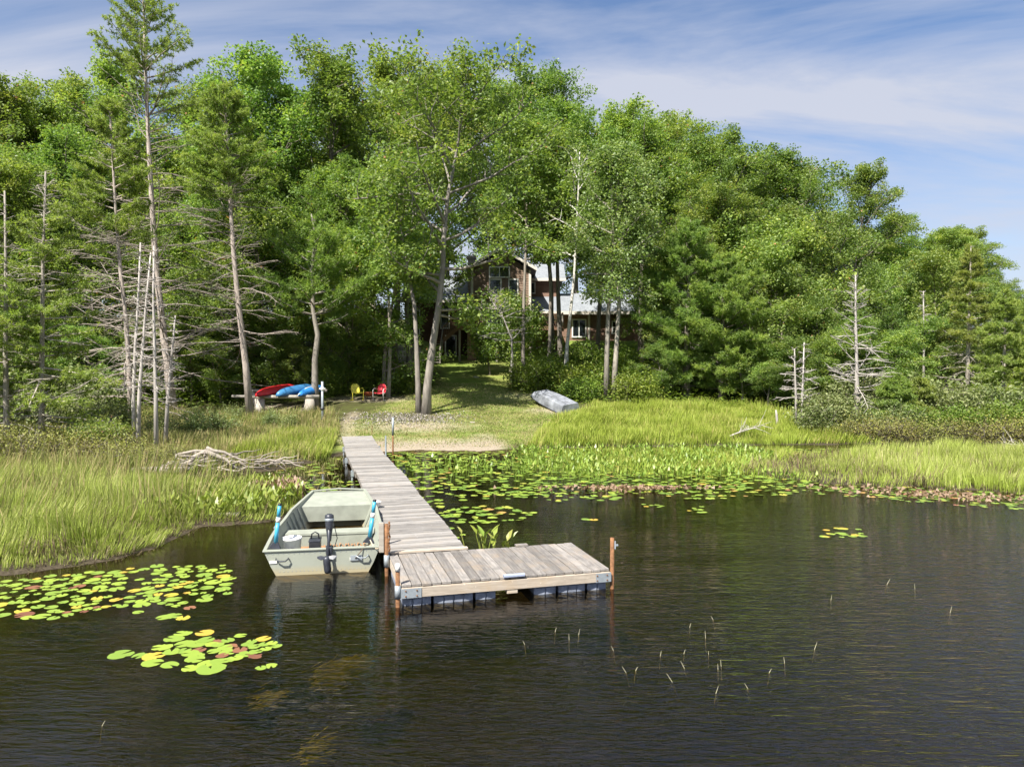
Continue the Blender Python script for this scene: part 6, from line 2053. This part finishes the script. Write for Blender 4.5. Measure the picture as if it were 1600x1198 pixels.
# the sprig beside the platform: one plant, each leaf a part
def sprig(c, d, label, n, seed, h):
    x = px(c, d)
    e = thing('arrowhead_plant', label, 'plant', (x, d, 0.0))
    r = np.random.default_rng(seed)
    for k in range(n):
        a = r.uniform(0, 6.28); o_ = r.normal(size=2) * 0.12
        hh_ = h * r.uniform(0.6, 1.1)
        base = np.array([o_[0], o_[1], -0.1]); top = base + np.array([math.cos(a) * 0.12, math.sin(a) * 0.12, hh_ + 0.1])
        m_ = MB(); m_.tube([base, (base + top) / 2 + r.normal(size=3) * 0.015, top], [0.009, 0.008, 0.006], 5, False)
        f = np.array([math.cos(a) * 0.7, math.sin(a) * 0.7, 0.7]); sd_ = np.array([-math.sin(a), math.cos(a), 0.0]); L = r.uniform(0.12, 0.2)
        up_ = np.cross(f, sd_) * 0.02
        m_.loft([[tuple(top - f * L * 0.3 - sd_ * L * 0.02), tuple(top - f * L * 0.3), tuple(top - f * L * 0.3 + sd_ * L * 0.02)],
                 [tuple(top + f * L * 0.1 - sd_ * L * 0.27 + up_), tuple(top + f * L * 0.1), tuple(top + f * L * 0.1 + sd_ * L * 0.27 + up_)],
                 [tuple(top + f * L * 0.6 - sd_ * L * 0.18 + up_), tuple(top + f * L * 0.6), tuple(top + f * L * 0.6 + sd_ * L * 0.18 + up_)],
                 [tuple(top + f * L - sd_ * L * 0.01), tuple(top + f * L), tuple(top + f * L + sd_ * L * 0.01)]])
        me = m_.mesh('leaf'); at = me.attributes.new('v', 'FLOAT', 'POINT'); at.data.foreach_set('value', np.full(len(me.vertices), r.uniform(0.3, 1.0), dtype=np.float32))
        me.materials.append(M['broadweed'])
        o = bpy.data.objects.new('leaf', me); COL.objects.link(o); o.parent = e


sprig(757, 12.5, 'tall arrowhead plant with narrow leaves in the corner of walkway and platform', 11, 61, 0.36)
sprig(783, 12.4, 'arrowhead plant with broad pale leaves behind the platform', 7, 62, 0.26)

# thin reeds standing in the open water
r = np.random.default_rng(71)
reeds = [(868, 990), (905, 995), (980, 1055), (995, 1052), (1034, 1028), (1071, 1025), (1080, 983), (1117, 971), (1105, 1000), (1072, 1048), (1125, 1050), (1130, 1045), (1122, 1088), (1172, 1080), (1230, 1040), (1277, 1018), (1206, 1055), (1053, 1070), (1302, 940), (1390, 915), (1434, 922), (1110, 1026), (890, 1003), (960, 1020), (152, 1140), (820, 1010), (1490, 960)]
for c, y in reeds:
    d = CAM_Z * 1150 / (y - 571); x = px(c, d)
    m_ = MB(); l1 = r.uniform(0.04, 0.09); lx_ = r.normal() * 0.03
    m_.tube([(-lx_ * 0.8, 0, -0.15), (0, 0, 0), (lx_, 0, l1)], [0.003, 0.003, 0.0012], 5)
    me = m_.mesh('reed'); at = me.attributes.new('v', 'FLOAT', 'POINT'); at.data.foreach_set('value', np.full(len(me.vertices), r.random(), dtype=np.float32)); me.materials.append(M['reedpale'])
    o = bpy.data.objects.new('reed', me); COL.objects.link(o); o.location = (x, d, 0)
    tag(o, 'single thin reed standing in the open rippled water', 'reed', 'thin reeds in open water')

# submerged weed beds seen through the water
def weed_bed(name, c, y, rx, ry, n, seed, depth=0.06, label=None):
    r = np.random.default_rng(seed)
    d = CAM_Z * 1150 / (y - 571); x = px(c, d)
    xs = x + r.normal(size=n) * rx; ys = d + r.normal(size=n) * ry
    z0 = -depth - 0.10 * r.random(n) - 0.05
    a = 0.35 + r.normal(size=n) * 0.5
    L = r.uniform(0.06, 0.2, n)
    dirv = np.stack([np.cos(a), np.sin(a), 0.12 * np.ones(n)], -1)
    b0_ = np.stack([xs, ys, z0], -1); b1_ = b0_ + dirv * L[:, None]
    b1_[:, 2] = np.minimum(b1_[:, 2], np.where(r.random(n) < 0.45, 0.006, -0.006))
    sd_ = np.stack([-np.sin(a), np.cos(a), np.zeros(n)], -1) * 0.006
    Vv = np.stack([b0_ - sd_, b0_ + sd_, b1_ + sd_, b1_ - sd_], 1)
    o = link(name, leaf_mesh(name, Vv, r.random(n), 'weed')); o['kind'] = 'stuff'


weed_bed('submerged_weed', 514, 1043, 0.075, 0.11, 1100, 81, 0.0)
weed_bed('submerged_weed', 545, 1026, 0.07, 0.06, 260, 82, 0.02)
weed_bed('submerged_weed', 478, 1155, 0.06, 0.10, 110, 83, 0.03)
weed_bed('submerged_weed', 405, 1075, 0.07, 0.08, 90, 84, 0.05)

# ------------------------------------------------------------------ lily pads
r = np.random.default_rng(91)


def pad_mesh(k):
    N = 22; notch = 0.20 + 0.16 * r.random()
    vs_ = [(0.0, 0.0, 0.0)]; vv = [0.35]
    for i_ in range(N + 1):
        a = notch + (2 * math.pi - 2 * notch) * i_ / N
        rr = 1.0 + 0.04 * math.sin(3 * a + k) + 0.03 * r.normal() - (0.22 if r.random() < 0.05 else 0)
        lift = 0.006 * max(0, math.sin(2 * a + k * 1.3)) ** 2
        vs_.append((rr * math.cos(a), rr * math.sin(a), lift)); vv.append(0.35 + 0.1 * r.random())
    fs = [(0, i_, i_ + 1) for i_ in range(1, N + 1)]
    b0_ = len(vs_)
    vs2 = vs_ + [(x_ * 0.99, y_ * 0.99, z_ - 0.018) for x_, y_, z_ in vs_]
    fs2 = fs + [(b0_, b0_ + i_ + 1, b0_ + i_) for i_ in range(1, N + 1)] + [(i_, b0_ + i_, b0_ + i_ + 1) for i_ in range(1, N + 1)] + [(i_, b0_ + i_ + 1, i_ + 1) for i_ in range(1, N + 1)]
    return np.array(vs2), np.array(fs2), np.array(vv + vv)


PADS = []
for k in range(5):
    a_, f_, v_ = pad_mesh(k)
    dct = {}
    for mt_ in ('padgreen', 'padyellow', 'padred'):
        me = raw_mesh('lily_pad', a_, tris=f_, attrs={'v': v_}); me.materials.append(M[mt_]); dct[mt_] = me
    PADS.append((a_, f_, v_, dct))

PADCOL = {'padgreen': 'green', 'padyellow': 'yellowing', 'padred': 'reddish brown'}
npads = 0


def pad(x, y, rad, mt_, where, group, z=0.0012):
    global npads
    npads += 1
    o = bpy.data.objects.new('lily_pad', PADS[int(r.integers(5))][3][mt_]); COL.objects.link(o)
    o.location = (x, y, z + 0.0008 * r.random()); o.rotation_euler = (r.normal() * 0.003, r.normal() * 0.003, r.uniform(0, 6.28)); o.scale = (rad, rad * r.uniform(0.85, 1.0), rad)
    tag(o, '%s round lily pad floating %s' % (PADCOL[mt_], where), 'lily pad', group + ', ' + PADCOL[mt_])


def pack(pts, x, y, rad, k=0.72):
    for (a, b, c) in pts:
        if (a - x) ** 2 + (b - y) ** 2 < (k * (rad + c)) ** 2:
            return False
    return True


def wpt(c, y):
    d = CAM_Z * 1150 / (y - 571)
    return px(c, d), d


# foreground raft, pads placed as they lie
front = [(183, 1026, 19), (213, 1028, 12), (234, 1029, 17), (232, 1040, 16), (267, 1001, 16), (281, 993, 14), (248, 1015, 16), (263, 1022, 14), (284, 1009, 15), (303, 1009, 16), (316, 992, 14), (318, 1003, 13), (282, 1020, 12), (292, 1024, 13), (327, 1010, 11), (352, 1004, 11), (372, 996, 10), (348, 1015, 12), (330, 1021, 11), (336, 1011, 10), (352, 1022, 13), (371, 1019, 12), (383, 1010, 10), (393, 1014, 10), (408, 1001, 12), (409, 1010, 9), (422, 1008, 9), (428, 1013, 9), (412, 1017, 9), (395, 1022, 11), (378, 1026, 13), (300, 1034, 15), (318, 1041, 15), (337, 1037, 13), (352, 1035, 12), (366, 1032, 10), (293, 1048, 14), (325, 1049, 22), (260, 1043, 14), (404, 1048, 9), (420, 1044, 10), (303, 1028, 12), (343, 1028, 10), (390, 1006, 9), (397, 1030, 8)]
for k, (c, y, w) in enumerate(front):
    x, d = wpt(c, y)
    mt_ = 'padred' if k in (42, 44, 21) or k == 33 and False else ('padyellow' if k in (24, 10, 2) else 'padgreen')
    pad(x, d, w / 1150 * d * 1.02, mt_, 'in the small foreground raft', 'foreground lily raft', 0.0012 + 0.0012 * (k % 4))
for c, y in ((306, 1019), (333, 1006), (357, 1013), (393, 1027)):
    x, d = wpt(c, y); pad(x, d, 0.085, 'padred', 'in the small foreground raft', 'foreground lily raft', 0.001)
# raft along the left marsh
pts = []
tries = 0
while len(pts) < 172 and tries < 30000:
    tries += 1
    c = r.uniform(-10, 355); y = r.uniform(880, 978)
    lo = np.interp(c, [0, 60, 160, 250, 350], [908, 902, 893, 884, 884]); hi = np.interp(c, [0, 60, 120, 200, 280, 350], [968, 972, 962, 948, 950, 930])
    if y < lo or y > hi or (c > 225 and r.random() < 0.35) or (200 < c < 225 and r.random() < 0.5):
        continue
    x, d = wpt(c, y)
    rad = r.uniform(0.05, 0.125)
    if not pack(pts, x, d, rad, 0.80):
        continue
    pts.append((x, d, rad))
for x, d, rad in pts:
    q = r.random(); mt_ = 'padgreen' if q < 0.80 else ('padyellow' if q < 0.92 else 'padred')
    pad(x, d, rad, mt_, 'in the raft along the left marsh', 'left marsh lily raft', 0.0012 + 0.003 * r.random())
for c, y, w, mt_ in ((265, 965, 15, 'padgreen'), (252, 967, 12, 'padgreen'), (282, 968, 12, 'padyellow'), (293, 952, 10, 'padred'), (211, 959, 9, 'padgreen'), (341, 924, 9, 'padgreen')):
    x, d = wpt(c, y); pad(x, d, w / 1150 * d, mt_, 'in the raft along the left marsh', 'left marsh lily raft')
# raft beside the walkway: nearest ones single, the rest massed
near = []; mass = []
tries = 0
allp = []
while len(allp) < 3800 and tries < 100000:
    tries += 1
    x = r.uniform(-8.5, 24); y = r.uniform(13.3, 28.5)
    dens_ = 0.0
    if bool(shallows(np.array([x]), np.array([y]))[0]):
        dens_ = 0.92 * min(1, 0.40 + 0.95 * float(clump(np.array(x), np.array(y), 0.55)))
        fr_ = float(np.interp(x, [-3.3, -2.4, -1, 1, 3, 5, 7, 9, 12], [20, 17.3, 17.5, 17.4, 17.6, 17.6, 18.2, 19.0, 19.4]))
        dens_ *= min(1, 0.25 + (y - fr_) / 1.3)
    # raft close to the walkway
    e1 = ((x + 0.55) / 1.05) ** 2 + ((y - 15.9) / 0.95) ** 2
    if e1 < 1 and x > np.interp(y, [14, 17], [-1.45, -2.2]):
        dens_ = max(dens_, 0.9)
    if -2.0 < x - np.interp(y, [13.4, 17.5], [-1.25, -2.4]) < 0.65 and x - np.interp(y, [13.4, 17.5], [-1.25, -2.4]) > 0.05 and y > 13.6:
        dens_ = max(dens_, 0.4)
    # outlying raft on the right
    f2 = np.interp(x, [6.5, 8, 10, 12, 14, 18, 24], [19.0, 18.2, 17.0, 15.9, 15.4, 15.0, 14.8]); b2 = np.interp(x, [6.5, 8, 10, 13, 20, 24], [20.6, 20.2, 19.4, 18.6, 17.7, 17.4])
    if x < -4.3 and -8.2 < x and poly_sd(PEN, np.array([x]), np.array([y]))[0] < -0.1 and np.interp(x, MAIN_X, MAIN_Y) - y > 0.3 and x < np.interp(y, [18, 22, 27], [-4.4, -5.2, -6.3]) and y > 18.5:
        dens_ = max(dens_, 0.35)
    if f2 < y < b2:
        dens_ = max(dens_, 0.75)
    if r.random() > dens_:
        continue
    rad = r.uniform(0.055, 0.125)
    allp.append((x, y, rad))
# thin out overlaps with a grid
grid = {}
kept = []
for x, y, rad in allp:
    kx, ky = int(x / 0.3), int(y / 0.3)
    ok = True
    for i_ in (-1, 0, 1):
        for j_ in (-1, 0, 1):
            for (a, b, c) in grid.get((kx + i_, ky + j_), ()):
                if (a - x) ** 2 + (b - y) ** 2 < (0.62 * (rad + c)) ** 2:
                    ok = False
    if ok:
        grid.setdefault((kx, ky), []).append((x, y, rad)); kept.append((x, y, rad))
# outlying small rafts
out = []
for c, y, n, sx_, sy_ in ((1315, 833, 22, 26, 6), (1090, 797, 8, 9, 5), (1025, 792, 6, 16, 3), (918, 813, 3, 8, 2)):
    for k in range(n):
        x, d = wpt(c + r.uniform(-1.4, 1.4) * sx_, y + r.uniform(-1.2, 1.2) * sy_); out.append((x, d, r.uniform(0.05, 0.1)))
kept.sort(key=lambda p: p[1] - 3 * p[2])
room = 296 - npads - len(out)
for x, d, rad in out:
    q = r.random(); pad(x, d, rad, 'padgreen' if q < 0.85 else 'padyellow', 'in a small loose patch on the open water', 'loose lily patches')
for x, d, rad in kept[:room]:
    q = r.random(); mt_ = 'padgreen' if q < 0.94 else ('padyellow' if q < 0.985 else 'padred')
    pad(x, d, rad, mt_, 'in the raft beside the walkway', 'walkway lily raft')
rest = kept[room:]
VV = []; TT = []; AA = []
off = 0
for x, d, rad in rest:
    a_, f_, v_, _ = PADS[int(r.integers(5))]
    nvh = len(a_) // 2
    an = r.uniform(0, 6.28); ca, sa = math.cos(an), math.sin(an)
    p = a_[:nvh] * rad
    tip = r.normal() * 0.06
    q = np.stack([p[:, 0] * ca - p[:, 1] * sa + x, p[:, 0] * sa + p[:, 1] * ca + d, p[:, 2] + 0.003 + 0.005 * r.random() + p[:, 0] * max(0, tip)], -1)
    VV.append(q); TT.append(f_[:len(f_) // 4] + off); off += nvh
    t0_ = 0.97 * r.random() ** 1.25
    AA.append(np.full(nvh, t0_ if x < 6 or d > 20 else min(1, t0_ * 1.06)))
me = raw_mesh('lily_pad_mass', np.concatenate(VV), tris=np.concatenate(TT), attrs={'v': np.concatenate(AA)}); me.materials.append(M['padmass'])
o = link('lily_pad_mass', me); o['kind'] = 'stuff'
print('pads', npads, 'mass', len(rest))

# curled brown leaves in the right raft
n = 500
xs = np.concatenate([r.normal(size=n // 2) * 1.2 + 10.5, r.normal(size=n // 2) * 0.9 + 3.0]); ys = np.concatenate([np.interp(xs[:n // 2], [8, 14], [18.9, 16.6]) + r.normal(size=n // 2) * 0.35, 18.9 + r.normal(size=n // 2) * 0.16])
Vv = leaf_verts(r, np.stack([xs, ys, 0.04 + 0.05 * r.random(n)], -1), 0.13, 0.10, 0.3, 0.5)
o = link('withered_leaves', leaf_mesh('withered_leaves', Vv, r.random(n), 'deadleaf')); o['kind'] = 'stuff'
